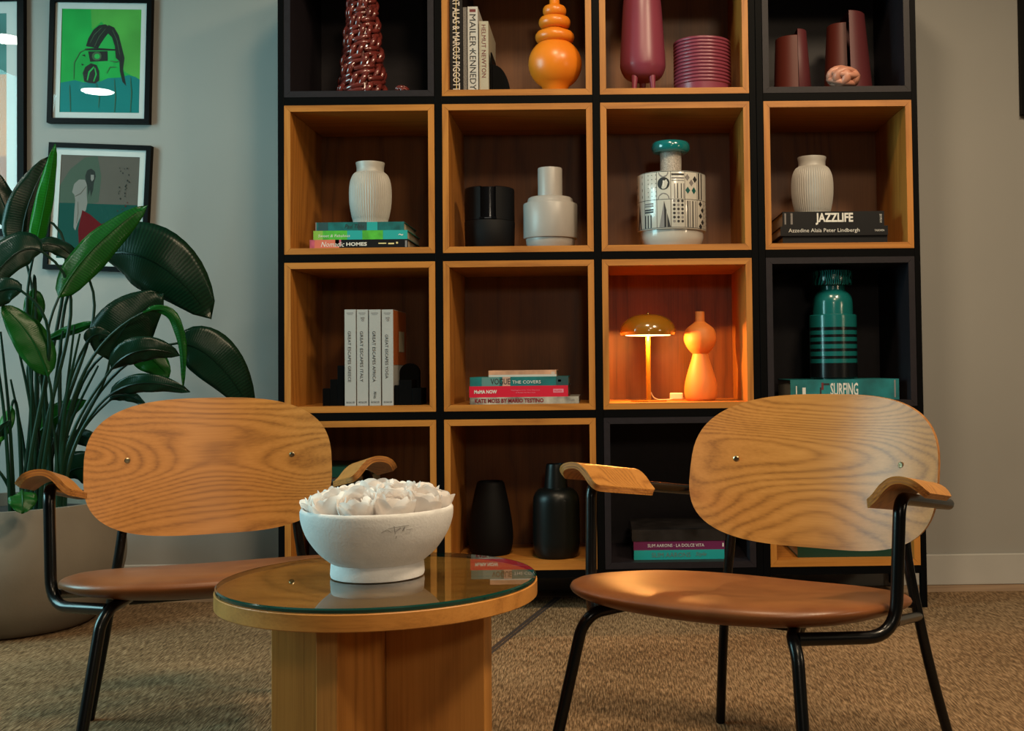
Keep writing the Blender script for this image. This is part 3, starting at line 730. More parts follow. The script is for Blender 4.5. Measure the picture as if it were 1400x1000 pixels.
inner = [(max(r-0.0018, 0.0002), z_-0.0016) for r, z_ in outer[::-1]]; inner[-1] = (outer[0][0]-0.0018, outer[0][1])
so = MB().lathe(outer+[(0, outer[-1][1])], 56)
sh_o = so.build('shade', must, t)
MB().lathe([(0.0003, inner[0][1])]+inner[1:], 56).build('shade_lining', lampin, sh_o)
MB().lathe([(0.3*k, zz(430)), (2.0*k, zz(429.5)), (2.0*k, zz(427.5)), (0, zz(427))], 16).build('finial', plain('brass', (0.5, 0.35, 0.12), 0.25, metal=1.0), t)
MB().lathe([(3.8*k, zz(459.6)), (30*k, zz(459.2)), (33*k, zz(457.5)), (33*k, zz(456)), (3.8*k, zz(455))], 40).build('diffuser', bulbm, t)
cordm = plain('cord_cream', (0.45, 0.34, 0.20), 0.5)
MB().tube(smoothpath([(3.2*k, 0.004, zz(537)), (7*k, 0.01, 0.012), (15*k, 0.02, 0.004), (28*k, 0.03, 0.004), (40*k, 0.035, 0.009), (50*k, 0.06, 0.006)], 5), 0.0022, 8).build('cord', cordm, t)
MB().box(30*k, 48*k, 0.030, 0.052, 0.004, 0.004+9*k).build('plug', plain('plug_white', (0.55, 0.45, 0.32), 0.4), t, 0, bevel=0.003)
pl = bpy.data.lights.new('lamp_bulb_light', 'POINT'); pl.energy = 9.0; pl.color = (1.0, 0.42, 0.10); pl.shadow_soft_size = 0.006
po = bpy.data.objects.new('lamp_bulb_light', pl); COL.objects.link(po); po.location = (t.location.x, yv-0.004, z0+zz(462.2)); 
po.location.y -= 0.024
terr = plain('terracotta', (0.55, 0.165, 0.030), 0.55, spec=0.3)
lathe_thing('gourd_vase', 'orange clay gourd shaped vase beside the mushroom lamp', 'vase', 956.3, D+0.15, ZF[2],
   [('body', dense([(18, 548), (21, 545), (22.6, 536), (21.5, 523), (17, 506), (12.2, 491), (10.6, 484)], 4)[:-1]+dense([(10.6, 484), (17, 477), (21.5, 468), (22, 460), (19, 450), (12, 444), (6.6, 440)], 4)+[(6.4, 427), (6, 426.2), (4.8, 426.4), (4.6, 436), (0, 437)], terr, None)])

# teal bottle on surfing book
z = ZF[2]; y = D+0.035
z = flat('turquoise printed book reading SURFING under the striped bottle', 1079, 1228, 525.2, 553.5, y, z, plain('cover_surf', (0.008, 0.125, 0.135), 0.4, var=0.5, vscale=14), W=0.27,
   texts=[('SURFING', 0.495, 0.255, 0.62, ink_w, 0.52, 0, 0.02)], prints=[(0.05, 0.06, 0.3, 0.7, ink_w), (0.11, 0.14, 0.05, 0.62, ink_w), (0.955, 0.968, 0.1, 0.95, ink_g), (0.27, 0.285, 0.25, 0.62, ink_k), (0.285, 0.305, 0.5, 0.85, ink_r), (0.305, 0.36, 0.72, 0.82, ink_k)])
tb = plain('bottle_teal', (0.006, 0.115, 0.115), 0.22, spec=0.6, coat=0.3); tbk = plain('bottle_black', (0.005, 0.006, 0.007), 0.2, spec=0.6)
def capmat():
    mt, nt, b = nodes('marbled_cap'); vec = coords(nt, (1, 1, 0.6))
    wv = N(nt, 'ShaderNodeTexWave'); wv.inputs['Scale'].default_value = 45; wv.inputs['Distortion'].default_value = 9; wv.inputs['Detail'].default_value = 1
    nt.links.new(vec, wv.inputs['Vector'])
    nt.links.new(ramp(nt, wv.outputs['Fac'], [(0.45, (0.003, 0.012, 0.014)), (0.55, (0.01, 0.17, 0.165))]), b.inputs['Base Color']); b.inputs['Roughness'].default_value = 0.2
    MATS['marbled_cap'] = mt
capmat()
cx = 1138; yv = D+0.125
parts = [('foot', [(27, 526), (27.6, 525), (27.6, 517)], tb, None), ('black_band', [(31, 517), (32, 516), (32, 496.5)], tbk, None)]
rows = [496.5, 491, 487, 481, 477, 471.3, 467.3, 461.8, 458, 452.5, 448]
for i in range(len(rows)-1):
    parts.append(('teal_stripe' if i % 2 == 0 else 'black_stripe', [(32, rows[i]), (32, rows[i+1])], tb if i % 2 == 0 else tbk, None))
parts += [('upper_body', [(32, 448), (32, 432), (31, 431), (27, 430.5)], tb, None),
          ('shoulder', dense([(27.2, 430.5), (27.2, 420), (26.6, 411), (23.5, 403), (18, 398.5)], 4)+[(17, 397)], tb, None),
          ('neck', [(17, 397.3), (17, 391)], tb, None),
          ('cap', [(22, 391.5), (26, 390.5), (26.8, 388), (26.8, 373), (25.5, 371), (20, 370.5), (0, 370.5)], 'marbled_cap', None)]
lathe_thing('striped_bottle_vase', 'teal bottle vase with black stripes and a marbled cap', 'vase', cx, yv, z, parts)

# row 4
y = D+0.04; z = ZF[3]; g = 'dark books behind the left chair'
dgreen = plain('cover_bottle_green', (0.004, 0.035, 0.022), 0.3)
for i, (th, mt) in enumerate(((44, c_black), (40, dgreen), (33, c_black), (14, dgreen))):
    top = P(0, 0, y).z
    Tk = th*K(y); L = (78-3*i)*K(y)
    book(['lowest thick black book of the pile behind the left chair', 'green book above the lowest one, behind the roses', 'black book under the topmost green book behind the left chair', 'topmost dark green glossy book behind the left chair'][i], L, Tk, 0.26, (P(462, 700, y).x, y+0.003*i, z), mt, group=g,
         texts=[('STILL', 0.2, 0.2, 0.4, plain('ink_green', (0.02, 0.12, 0.07), 0.5))] if i == 3 else ())
    z += Tk
mblk = plain('matt_black', (0.003, 0.003, 0.0035), 0.6, spec=0.12); sblk = plain('satin_black', (0.0025, 0.0035, 0.0035), 0.36, spec=0.25)
lathe_thing('tapered_vase', 'matt black vase tapering upwards in the bottom box', 'vase', 668.5, D+0.20, ZF[3],
   [('body', dense([(24, 760), (28, 752), (30.3, 735), (29, 715), (25, 690), (19.5, 664), (17.5, 659)], 4)+[(16.5, 658), (15, 659), (15, 690), (0, 692)], mblk, None)])
lathe_thing('bottle_vase', 'satin black bottle vase with a tapered neck in the bottom box', 'vase', 757.5, D+0.13, ZF[3],
   [('body', dense([(24, 764), (29, 757), (31.5, 745), (32, 730), (31.8, 690), (30, 677), (24, 669), (17, 666.5)], 4), sblk, None),
    ('neck', dense([(16.2, 667.5), (15.2, 655), (13.6, 638)], 4)+[(12.8, 634.5), (11.5, 634.5), (11, 650), (0, 652)], sblk, None)])
y = D+0.045; z = ZF[3]; g = 'flat books in the dark bottom box'
z = flat('turquoise book reading SLIM AARONS Style at the bottom of its pile', 863, 986, 751.5, 764.2, y, z, plain('cover_turquoise', (0.008, 0.27, 0.27), 0.4), W=0.26, group=g,
   texts=[('SLIM AARONS', 0.41, 0.43, 0.50, plain('ink_tealgrey', (0.10, 0.17, 0.16), 0.5)), ('Style', 0.74, 0.12, 0.55, plain('ink_tealgrey', (0.1, 0.1, 0.1)), 0.5, 0.3)])
z = flat('purple book reading SLIM AARONS LA DOLCE VITA in the dark box', 862.5, 986.5, 739, 751.3, y+0.004, z, plain('cover_purple', (0.115, 0.010, 0.060), 0.4), W=0.26, group=g,
   texts=[('SLIM AARONS · LA DOLCE VITA', 0.465, 0.62, 0.34, ink_w)], prints=[(0.975, 0.99, 0.3, 0.7, ink_w)])
z = flat('thick dark photographic book on top of the purple book', 860.5, 988, 723.5, 738.8, y+0.002, z, plain('cover_night', (0.012, 0.010, 0.010), 0.35, var=0.8, vscale=18), W=0.27, group=g)
y = D+0.05; z = ZF[3]
flat('dark green book lying in the box behind the right chair', 1085, 1215, 752, 766, y, z, dgreen, W=0.25)

# ------------------------------------------------------------------ framed pictures
def picture(label, cxp, cyp, wp, hp, bord, mat_w, roll, art, tone='ink_k', side=None):
    y = WALL-0.0005; k = K(y-0.02)
    c = P(cxp, cyp, y-0.02); wd, hg = wp*k, hp*k; b = bord*k; mw = mat_w*k
    t = thing('framed_picture', label, 'picture', (c.x, y, c.z), rot=(0, roll, 0))
    f = MB(); x0, x1, z0, z1 = -wd/2, wd/2, -hg/2, hg/2; dp = -0.024
    def ringp(x0, x1, z0, z1, bb_, ya, yb):
        o = [(x0, z0), (x1, z0), (x1, z1), (x0, z1)]; i = [(x0+bb_, z0+bb_), (x1-bb_, z0+bb_), (x1-bb_, z1-bb_), (x0+bb_, z1-bb_)]
        V = [(a_, ya, b_) for a_, b_ in o+i]+[(a_, yb, b_) for a_, b_ in o+i]; Fq = []
        for q in range(4):
            r = (q+1) % 4
            Fq += [(q, r, 4+r, 4+q), (8+q, 12+q, 12+r, 8+r), (q, 8+q, 8+r, r), (4+q, 4+r, 12+r, 12+q)]
        return MB().add(V, Fq)
    ringp(x0, x1, z0, z1, b, dp, 0).build('frame', plain('frame_black', (0.002, 0.002, 0.0022), 0.45, spec=0.06), t, 0)
    MB().box(x0+b*0.9, x1-b*0.9, -0.012, -0.003, z0+b*0.9, z1-b*0.9).build('backing', plain('frame_back', (0.2, 0.18, 0.15), 0.9), t, 0)
    ax0, ax1, az0, az1 = x0+b+mw, x1-b-mw, z0+b+mw, z1-b-mw
    ringp(x0+b*0.95, x1-b*0.95, z0+b*0.95, z1-b*0.95, mw+b*0.05, -0.0145, -0.0122).build('mat_board', plain('mat_board', (0.50, 0.53, 0.52), 0.8), t, 0)
    U = lambda u: ax0+(ax1-ax0)*u
    V_ = lambda v: az1-(az1-az0)*v
    a = poly([(U(0), V_(1)), (U(1), V_(1)), (U(1), V_(0)), (U(0), V_(0))], -0.0124, art[0], t, 'artwork')
    for i, (pts, mt) in enumerate(art[1:]):
        poly([(U(u), V_(v)) for u, v in pts], -0.0126-0.00008*i, mt, a, 'artwork_shape')
    MB().box(x0+b*0.95, x1-b*0.95, -0.019, -0.0175, z0+b*0.95, z1-b*0.95).build('glass', 'picture_glass', t, 0)
    return t
def strip(pts, wdt):
    """thin tapering brush stroke along pts"""
    L_, R2 = [], []
    n = len(pts)
    for i, (u, v) in enumerate(pts):
        a_ = pts[max(i-1, 0)]; b_ = pts[min(i+1, n-1)]; dx, dy = b_[0]-a_[0], b_[1]-a_[1]; l = math.hypot(dx, dy) or 1
        ww = wdt*(0.35+0.65*math.sin(PI*(i+0.5)/n)); L_.append((u-dy/l*ww, v+dx/l*ww)); R2.append((u+dy/l*ww, v-dx/l*ww))
    return L_+R2[::-1]
ag = plain('art_green', (0.012, 0.30, 0.055), 0.6, var=0.25, vscale=6); ag2 = plain('art_green_light', (0.07, 0.33, 0.055), 0.6, var=0.2, vscale=7)
at = plain('art_teal', (0.006, 0.17, 0.165), 0.6); ah = plain('art_hair', (0.018, 0.022, 0.018), 0.6); ahl = plain('art_hair_light', (0.05, 0.10, 0.05), 0.6); askin = plain('art_skin_green', (0.02, 0.36, 0.07), 0.6)
hairL = [(0.31, 0.36), (0.34, 0.28), (0.40, 0.20), (0.47, 0.155), (0.55, 0.145), (0.590, 0.165), (0.585, 0.235), (0.55, 0.27), (0.50, 0.33), (0.46, 0.385), (0.39, 0.37)]
hairR = [(0.585, 0.15), (0.66, 0.175), (0.72, 0.25), (0.76, 0.36), (0.80, 0.47), (0.785, 0.58), (0.83, 0.74), (0.78, 0.70), (0.745, 0.60), (0.735, 0.50), (0.69, 0.47), (0.675, 0.36), (0.635, 0.27), (0.585, 0.235)]
shirt = [(0, 0.715), (0.18, 0.69), (0.30, 0.71), (0.5, 0.70), (0.60, 0.665), (0.74, 0.66), (0.85, 0.635), (0.94, 0.65), (1, 0.68), (1, 1), (0, 1)]
ball = [(0.28, 0.62), (0.31, 0.56), (0.38, 0.525), (0.45, 0.54), (0.485, 0.60), (0.49, 0.69), (0.44, 0.72), (0.36, 0.715), (0.30, 0.70)]
art2 = [ag, ([(0.36, 0), (1, 0), (1, 0.68), (0.8, 0.6), (0.7, 0.3), (0.5, 0.12), (0.38, 0.2)], ag2), (shirt, at),
   ([(0.46, 0.34), (0.54, 0.25), (0.60, 0.23), (0.65, 0.32), (0.68, 0.42), (0.66, 0.55), (0.55, 0.62), (0.46, 0.5)], askin),
   (hairL, ah), (hairR, ah), (strip([(0.36, 0.33), (0.41, 0.25), (0.50, 0.18)], 0.004), ahl), (strip([(0.42, 0.36), (0.47, 0.27), (0.55, 0.19)], 0.004), ahl),
   (strip([(0.64, 0.20), (0.70, 0.30), (0.74, 0.44)], 0.004), ahl),
   ([(0.30, 0.385), (0.44, 0.375), (0.68, 0.385), (0.68, 0.40), (0.30, 0.40)], ah), ([(0.34, 0.41), (0.585, 0.405), (0.59, 0.50), (0.37, 0.51)], ah),
   ([(0.45+0.06*math.cos(i*PI/8), 0.455+0.043*math.sin(i*PI/8)) for i in range(16)], ahl), ([(0.455+0.035*math.cos(i*PI/8), 0.457+0.025*math.sin(i*PI/8)) for i in range(16)], askin),
   (ball, ah), (strip([(0.34, 0.69), (0.36, 0.61), (0.42, 0.56)], 0.010), askin), (strip([(0.42, 0.70), (0.45, 0.63), (0.43, 0.57)], 0.009), askin),
   ([(0.26, 0.45), (0.30, 0.44), (0.305, 0.46)], ah), ([(0.26, 0.53), (0.295, 0.535), (0.27, 0.55)], ah)]
for q in ([(0.17, 0.68), (0.17, 0.52), (0.24, 0.42), (0.32, 0.39)], [(0.12, 0.74), (0.13, 0.85), (0.14, 1)], [(0.68, 0.68), (0.70, 0.85), (0.69, 1)], [(0.88, 0.66), (0.90, 0.8), (0.89, 1)], [(0.45, 0.72), (0.50, 0.8), (0.49, 0.95)], [(0.58, 0.62), (0.62, 0.56), (0.70, 0.56)], [(0.62, 0.50), (0.69, 0.51), (0.74, 0.5)]):
    art2.append((strip(smooth2 if False else q, 0.0045), ahl))
picture('black framed print of a woman with a camera on green', 136.3, 82.5, 139.5, 174, 6.6, 8.6, R_(1.2), art2)
agr = plain('art_warm_grey', (0.095, 0.085, 0.072), 0.7); atg = plain('art_sea_green', (0.004, 0.055, 0.045), 0.7); ared = plain('art_red', (0.095, 0.002, 0.004), 0.7); acl = plain('art_cream', (0.19, 0.185, 0.17), 0.7); agl = plain('art_mist_green', (0.055, 0.085, 0.062), 0.7)
art3 = [agr, ([(0, 0.30), (0.12, 0.14), (0.3, 0.02), (0.46, 0.0), (0.52, 0.2), (0.5, 0.45), (0.2, 0.5), (0, 0.45)], agl), ([(0, 0.465), (1, 0.465), (1, 1), (0, 1)], atg),
   ([(0.16, 0.36), (0.18, 0.28), (0.24, 0.235), (0.31, 0.235), (0.34, 0.27), (0.345, 0.37), (0.36, 0.46), (0.345, 0.53), (0.29, 0.58), (0.25, 0.66), (0.225, 0.73), (0.20, 0.70), (0.20, 0.56), (0.205, 0.44), (0.19, 0.385)], acl),
   ([(0.315, 0.20), (0.335, 0.145), (0.385, 0.125), (0.435, 0.15), (0.45, 0.20), (0.43, 0.26), (0.425, 0.33), (0.40, 0.40), (0.385, 0.33), (0.365, 0.39), (0.35, 0.30), (0.33, 0.26)], ah), ([(0.385, 0.185), (0.425, 0.185), (0.428, 0.225), (0.405, 0.25), (0.388, 0.23)], acl),
   (strip([(0.20, 0.40), (0.27, 0.37), (0.335, 0.30)], 0.006), agr), (strip([(0.24, 0.45), (0.25, 0.56), (0.235, 0.66)], 0.005), agr),
   ([(0.30, 0.53), (0.40, 0.57), (0.55, 0.66), (0.72, 0.60), (0.70, 0.70), (0.52, 0.83), (0.36, 0.98), (0.20, 0.99), (0.28, 0.87), (0.26, 0.72)], ared)]
for i in range(24):
    u = 0.72+0.16*rnd.random()+0.02; v = 0.08+0.52*rnd.random(); s = 0.006+0.006*rnd.random()
    art3.append(([(u-s, v), (u, v-s*0.9), (u+s, v+s*0.3), (u, v+s)], ared if v > 0.42 else ah))
picture('lower black framed print with a red dress shape, partly behind the leaves', 133, 283.5, 139.5, 174, 6.4, 9.5, R_(2.6), art3)
ao = plain('art_orange', (0.50, 0.19, 0.06), 0.7, var=0.2); atl = plain('art_pale_teal', (0.07, 0.19, 0.18), 0.7, var=0.2)
art1 = [atl, ([(0, 0.30), (1, 0.30), (1, 1), (0, 1)], ao), ([(0.1, 0.75), (1, 0.70), (1, 1), (0, 1)], plain('art_rust', (0.3, 0.08, 0.02), 0.7))]
picture('large black framed print in teal and orange at the left edge', -75, 158, 215, 332, 9, 16, R_(-0.4), art1)
art4 = [plain('art_plain', (0.4, 0.39, 0.35), 0.7), ([(0.2, 0.2), (0.8, 0.3), (0.7, 0.8), (0.25, 0.7)], plain('art_sand', (0.35, 0.22, 0.12), 0.7))]
picture('black framed picture cut by the right edge', 1466, 25, 146, 268, 7, 14, R_(0.3), art4)

# ------------------------------------------------------------------ chairs
SEAT_C, SEAT_HW, SEAT_HD = -0.312, 0.266, 0.268
def sgp(v, e): return math.copysign(abs(v)**e, v)
def seat_mesh():
    mb = MB(); na, nr = 72, 12; vs_ = []; fs = []
    def zmid(x, y):
        u = x/SEAT_HW; v = (y-SEAT_C)/SEAT_HD   # v=-1 front, +1 rear
        return 0.384 + 0.010*u*u - 0.016*(1-u*u)*(1-v*v) - 0.030*(v+1) - 0.010*max(0, -v-0.6)**1.3
    for side in (1, -1):
        for i in range(nr+1):
            r = math.sin(PI/2*i/nr)
            for k in range(na):
                an = 2*PI*k/na; e = 2/2.9
                x = SEAT_HW*sgp(math.cos(an), e)*r; y_ = SEAT_C+SEAT_HD*sgp(math.sin(an), e)*r
                # narrower towards the rear
                x *= 1-0.06*(y_-SEAT_C)/SEAT_HD
                th = (0.024 if side > 0 else 0.021)*(1-r**6)**0.5 if r < 1 else 0
                vs_.append((x, y_, zmid(x, y_)+side*th))
    per = (nr+1)*na
    for s in range(2):
        for i in range(nr):
            for k in range(na):
                q = (s*per+i*na+k, s*per+i*na+(k+1) % na, s*per+(i+1)*na+(k+1) % na, s*per+(i+1)*na+k)
                fs.append(q if s == 0 else q[::-1])
    return mb.add(vs_, fs)
BK_Z, BK_HW, BK_HH = 0.541, 0.253, 0.148
def back_y(x, z): return 0.034-1.15*x*x + (z-0.559)*0.26
def back_mesh(front=True):
    """front veneer shell / rear shell of the bent backrest"""
    na, nr = 80, 10; vs_ = []; fs = []; th = 0.013
    for i in range(nr+1):
        r = i/nr
        for k in range(na):
            an = 2*PI*k/na; e = 2/2.95
            x = BK_HW*sgp(math.cos(an), e)*r; z = BK_Z+BK_HH*sgp(math.sin(an), e)*r
            vs_.append((x, back_y(x, z)+(0 if front else th), z))
    for i in range(nr):
        for k in range(na):
            fs.append((i*na+k, i*na+(k+1) % na, (i+1)*na+(k+1) % na, (i+1)*na+k))
    return vs_, fs, na, nr
def chair(label, x, y, a):
    t = thing('lounge_chair', label, 'chair', (x, y, 0), a, 'lounge chairs facing each other across the table')
    seat_mesh().build('seat', 'leather', t, 80)
    v1, f1, na, nr = back_mesh(True); v2, f2, _, _ = back_mesh(False)
    # core board: front face + rear face + edge
    bk = MB().add(v1, f1).build('backrest', 'chair_oak', t, 50)
    MB().add(v2, f2).build('rear_veneer', 'chair_oak', bk, 50)
    ed = MB(); n0 = nr*na
    lay = 5
    for l in range(lay):
        f0, g0 = l/lay, (l+1)/lay; V = []
        for k in range(na):
            A, B = Vector(v1[n0+k]), Vector(v2[n0+k]); V += [A.lerp(B, f0), A.lerp(B, g0)]
        fs = [(2*k, 2*k+1, (2*k+3) % (2*na), (2*k+2) % (2*na)) for k in range(na)]
        MB().add(V, fs).build('ply_layer', 'chair_oak' if l % 2 else 'ply_edge', bk, 50)
    for s in (-1, 1):
        sc = MB(); yb = back_y(0.171, 0.559)
        o = MB().lathe([(0.0062, 0), (0.0062, 0.0012), (0.0045, 0.0022), (0.0024, 0.0022), (0.0022, 0.0012), (0, 0.0012)], 16).build('screw', plain('screw_brass', (0.42, 0.33, 0.20), 0.28, metal=1.0), t, 30)
        o.location = (s*0.171, yb, 0.559); o.rotation_euler = (R_(90-0), 0, s*-0.25)
        r = 0.0098
        # front leg runs under the seat
        p = [(s*0.13, -0.40, 0.352), (s*0.176, -0.523, 0.347), (s*0.190, -0.537, 0.325), (s*0.238, -0.603, 0.003)]
        MB().tube(fillet(p, [0.03, 0.03], 6), r, 12).build('leg', 'black_tube', t)
        p = [(s*0.246, 0.059, 0.003), (s*0.218, 0.020, 0.16), (s*0.199, 0.0, 0.28), (s*0.181, -0.008, 0.40), (s*0.176, 0.006, 0.48), (s*0.171, 0.029, 0.575)]
        MB().tube(smoothpath(p, 6), r, 12).build('leg', 'black_tube', t)
        # arm tube: under the seat, up, back and behind the backrest
        p = [(s*0.180, -0.516, 0.344), (s*0.281, -0.372, 0.330), (s*0.287, -0.358, 0.541), (s*0.262, 0.020, 0.488), (s*0.0, 0.072, 0.486)]
        MB().tube(fillet(p, [0.055, 0.030, 0.05], 8), r*1.04, 12).build('arm_tube', 'black_tube', t)
        MB().tube([(s*0.274, -0.356, 0.349), (s*0.199, 0.0, 0.281)], r*0.9, 12).build('side_rail', 'black_tube', t)
        # bent plywood arm rest
        pad = MB(); prof = [(-0.044, -0.028), (-0.034, -0.026), (-0.021, -0.015), (-0.009, 0.000), (0.004, 0.0095), (0.019, 0.0105), (0.034, 0.005), (0.047, -0.008)]
        prof = [(q.x, q.y) for q in smoothpath([(a_, b_, 0) for a_, b_ in prof], 3)]
        th = 0.0115; npr = len(prof); nl = 14; y0, y1 = -0.400, -0.212
        nrm = []
        for i in range(npr):
            a_ = prof[max(i-1, 0)]; b_ = prof[min(i+1, npr-1)]; dx, dz = b_[0]-a_[0], b_[1]-a_[1]; l = math.hypot(dx, dz); nrm.append((-dz/l, dx/l))
        wmid = (prof[0][0]+prof[-1][0])/2; whalf = (prof[-1][0]-prof[0][0])/2
        for lyr in range(5):
            vs_, fs = [], []
            e0, e1 = th*lyr/5, th*(lyr+1)/5
            for i in range(npr):
                uu = abs((prof[i][0]-wmid)/whalf)
                cut = 0.024*max(0, (uu-0.55)/0.45)**2.4
                for j in range(nl+1):
                    yy = (y0+cut)+(y1-y0-2*cut)*j/nl
                    tz = 0.541-0.14*(yy+0.358)+0.0115
                    for e in (e0, e1):
                        vs_.append((s*(0.284-0.0*j+prof[i][0]+nrm[i][0]*e-0.06*(yy+0.358)), yy, tz+prof[i][1]+nrm[i][1]*e-0.0015))
            st = (nl+1)*2
            for i in range(npr-1):
                for j in range(nl):
                    a_ = i*st+j*2
                    if lyr == 0: fs.append((a_, a_+2, a_+st+2, a_+st))
                    if lyr == 4: fs.append((a_+1, a_+st+1, a_+st+3, a_+3))
                a_ = i*st; fs.append((a_, a_+st, a_+st+1, a_+1)); a_ = i*st+nl*2; fs.append((a_, a_+1, a_+st+1, a_+st))
            for j in range(nl):
                a_ = j*2; fs.append((a_, a_+1, a_+3, a_+2)); a_ = (npr-1)*st+j*2; fs.append((a_, a_+2, a_+3, a_+1))
            if lyr == 0: ar = MB().add(vs_, fs).build('armrest', 'chair_oak', t, 45)
            else: MB().add(vs_, fs).build('ply_layer' if lyr < 4 else 'top_veneer', 'ply_edge' if lyr % 2 else 'chair_oak', ar, 45)
    MB().tube([(-0.15, -0.42, 0.340), (0.15, -0.42, 0.340)], 0.0095, 12).build('cross_bar', 'black_tube', t)
    MB().tube([(-0.195, -0.005, 0.305), (0.195, -0.005, 0.305)], 0.0095, 12).build('cross_bar', 'black_tube', t)
    return t
chair('oak back lounge chair with brown leather seat, right of the table', 0.409, 2.218, R_(-32.93))
chair('oak back lounge chair with brown leather seat, beside the potted plant', -0.867, 2.512, R_(20.41))

# ------------------------------------------------------------------ coffee table
TX, TY, TR, TZ = -0.358, 1.80, 0.2475, 0.4135
t = thing('coffee_table', 'round oak coffee table with glass top and crossed panel base', 'table', (TX, TY, 0.0022), rot=(R_(-0.46), 0, 0))
MB().lathe([(TR-0.0012, TZ-0.0245), (TR, TZ-0.0233), (TR, TZ-0.0012), (TR-0.0012, TZ)], 96).build('table_top', 'table_oak_top', t, 25)
gl = MB().lathe([(TR-0.0045, TZ+0.0003), (TR-0.003, TZ+0.0062), (TR-0.004, TZ+0.0075)], 96).build('glass_top', 'table_glass', t)
MB().lathe([(TR-0.0048, TZ+0.0004), (TR-0.0022, TZ+0.001), (TR-0.0016, TZ+0.0055), (TR-0.0032, TZ+0.0074)], 96)
rim = MB(); seg = 96; pr_ = [(TR-0.0040, TZ+0.0004), (TR-0.0018, TZ+0.0014), (TR-0.0014, TZ+0.0056), (TR-0.0036, TZ+0.0077)]
vs_, fs = [], []
for (r, z_) in pr_:
    for k in range(seg): vs_.append((r*math.cos(2*PI*k/seg), r*math.sin(2*PI*k/seg), z_))
for i in range(3):
    for k in range(seg): fs.append((i*seg+k, i*seg+(k+1) % seg, (i+1)*seg+(k+1) % seg, (i+1)*seg+k))
rim.add(vs_, fs).build('glass_edge', plain('glass_edge_green', (0.003, 0.040, 0.032), 0.08, spec=0.7), gl)
phi = R_(-13.4)
LF, TF = 0.179, 0.034
for i in range(4):
    an = phi+i*PI/2
    o = MB().box(TF/2+0.0002, LF, -TF/2, TF/2, 0, TZ-0.0247).build('base_panel', 'table_oak', t, 0, bevel=0.0015); o.rotation_euler = (0, 0, an)
MB().box(-TF/2, TF/2, -TF/2, TF/2, 0, TZ-0.0247).build('base_core', 'table_oak', t, 0).rotation_euler = (0, 0, phi)

# bowl
TOP = TZ+0.0077
pb = PZ(516.5, 789, TOP); BX, BY = pb.x, pb.y; k = BY/F_PX
clay = plain('chalk_clay', (0.68, 0.69, 0.70), 0.8, spec=0.25, var=0.05, vscale=30, bmp=0.5, bscale=250)
t = thing('bowl', 'white chalky clay bowl on the glass table top', 'bowl', (BX, BY, TOP+0.0028))
prof = [(0.066, 0), (0.0725, 0.001), (0.0735, 0.005), (0.0725, 0.020), (0.0715, 0.023)]
prof += dense([(0.074, 0.0245), (0.092, 0.040), (0.109, 0.064), (0.1175, 0.086), (0.1195, 0.103), (0.1175, 0.1085)], 4)
prof += [(0.1155, 0.1093), (0.1125, 0.108), (0.110, 0.100), (0.104, 0.070), (0.080, 0.040), (0, 0.034)]
MB().lathe(prof, 72).build('body', clay, t, 50)
# faint scratched mark near the rim
mk = MB(); c0 = R_(270+30)
for (d0, p0, d1, p1) in ((14, .083, 18, .0875), (18, .0875, 21, .083), (19, .089, 34, .092), (23, .092, 24, .080), (24, .083, 28, .089), (29, .083, 31, .090), (31, .090, 30, .083), (32, .085, 37, .086), (25, .077, 24.5, .073)):
    def S(d, z_):
        rr = 0.1205-0.0035*max(0, (0.095-z_)/0.02); a_ = R_(270+d); return Vector((rr*math.cos(a_), rr*math.sin(a_), z_))
    mk.tube([S(d0, p0), S((d0+d1)/2, (p0+p1)/2), S(d1, p1)], 0.0004, 4)
mk.build('scratched_mark', plain('mark_grey', (0.18, 0.18, 0.18), 0.8), t)
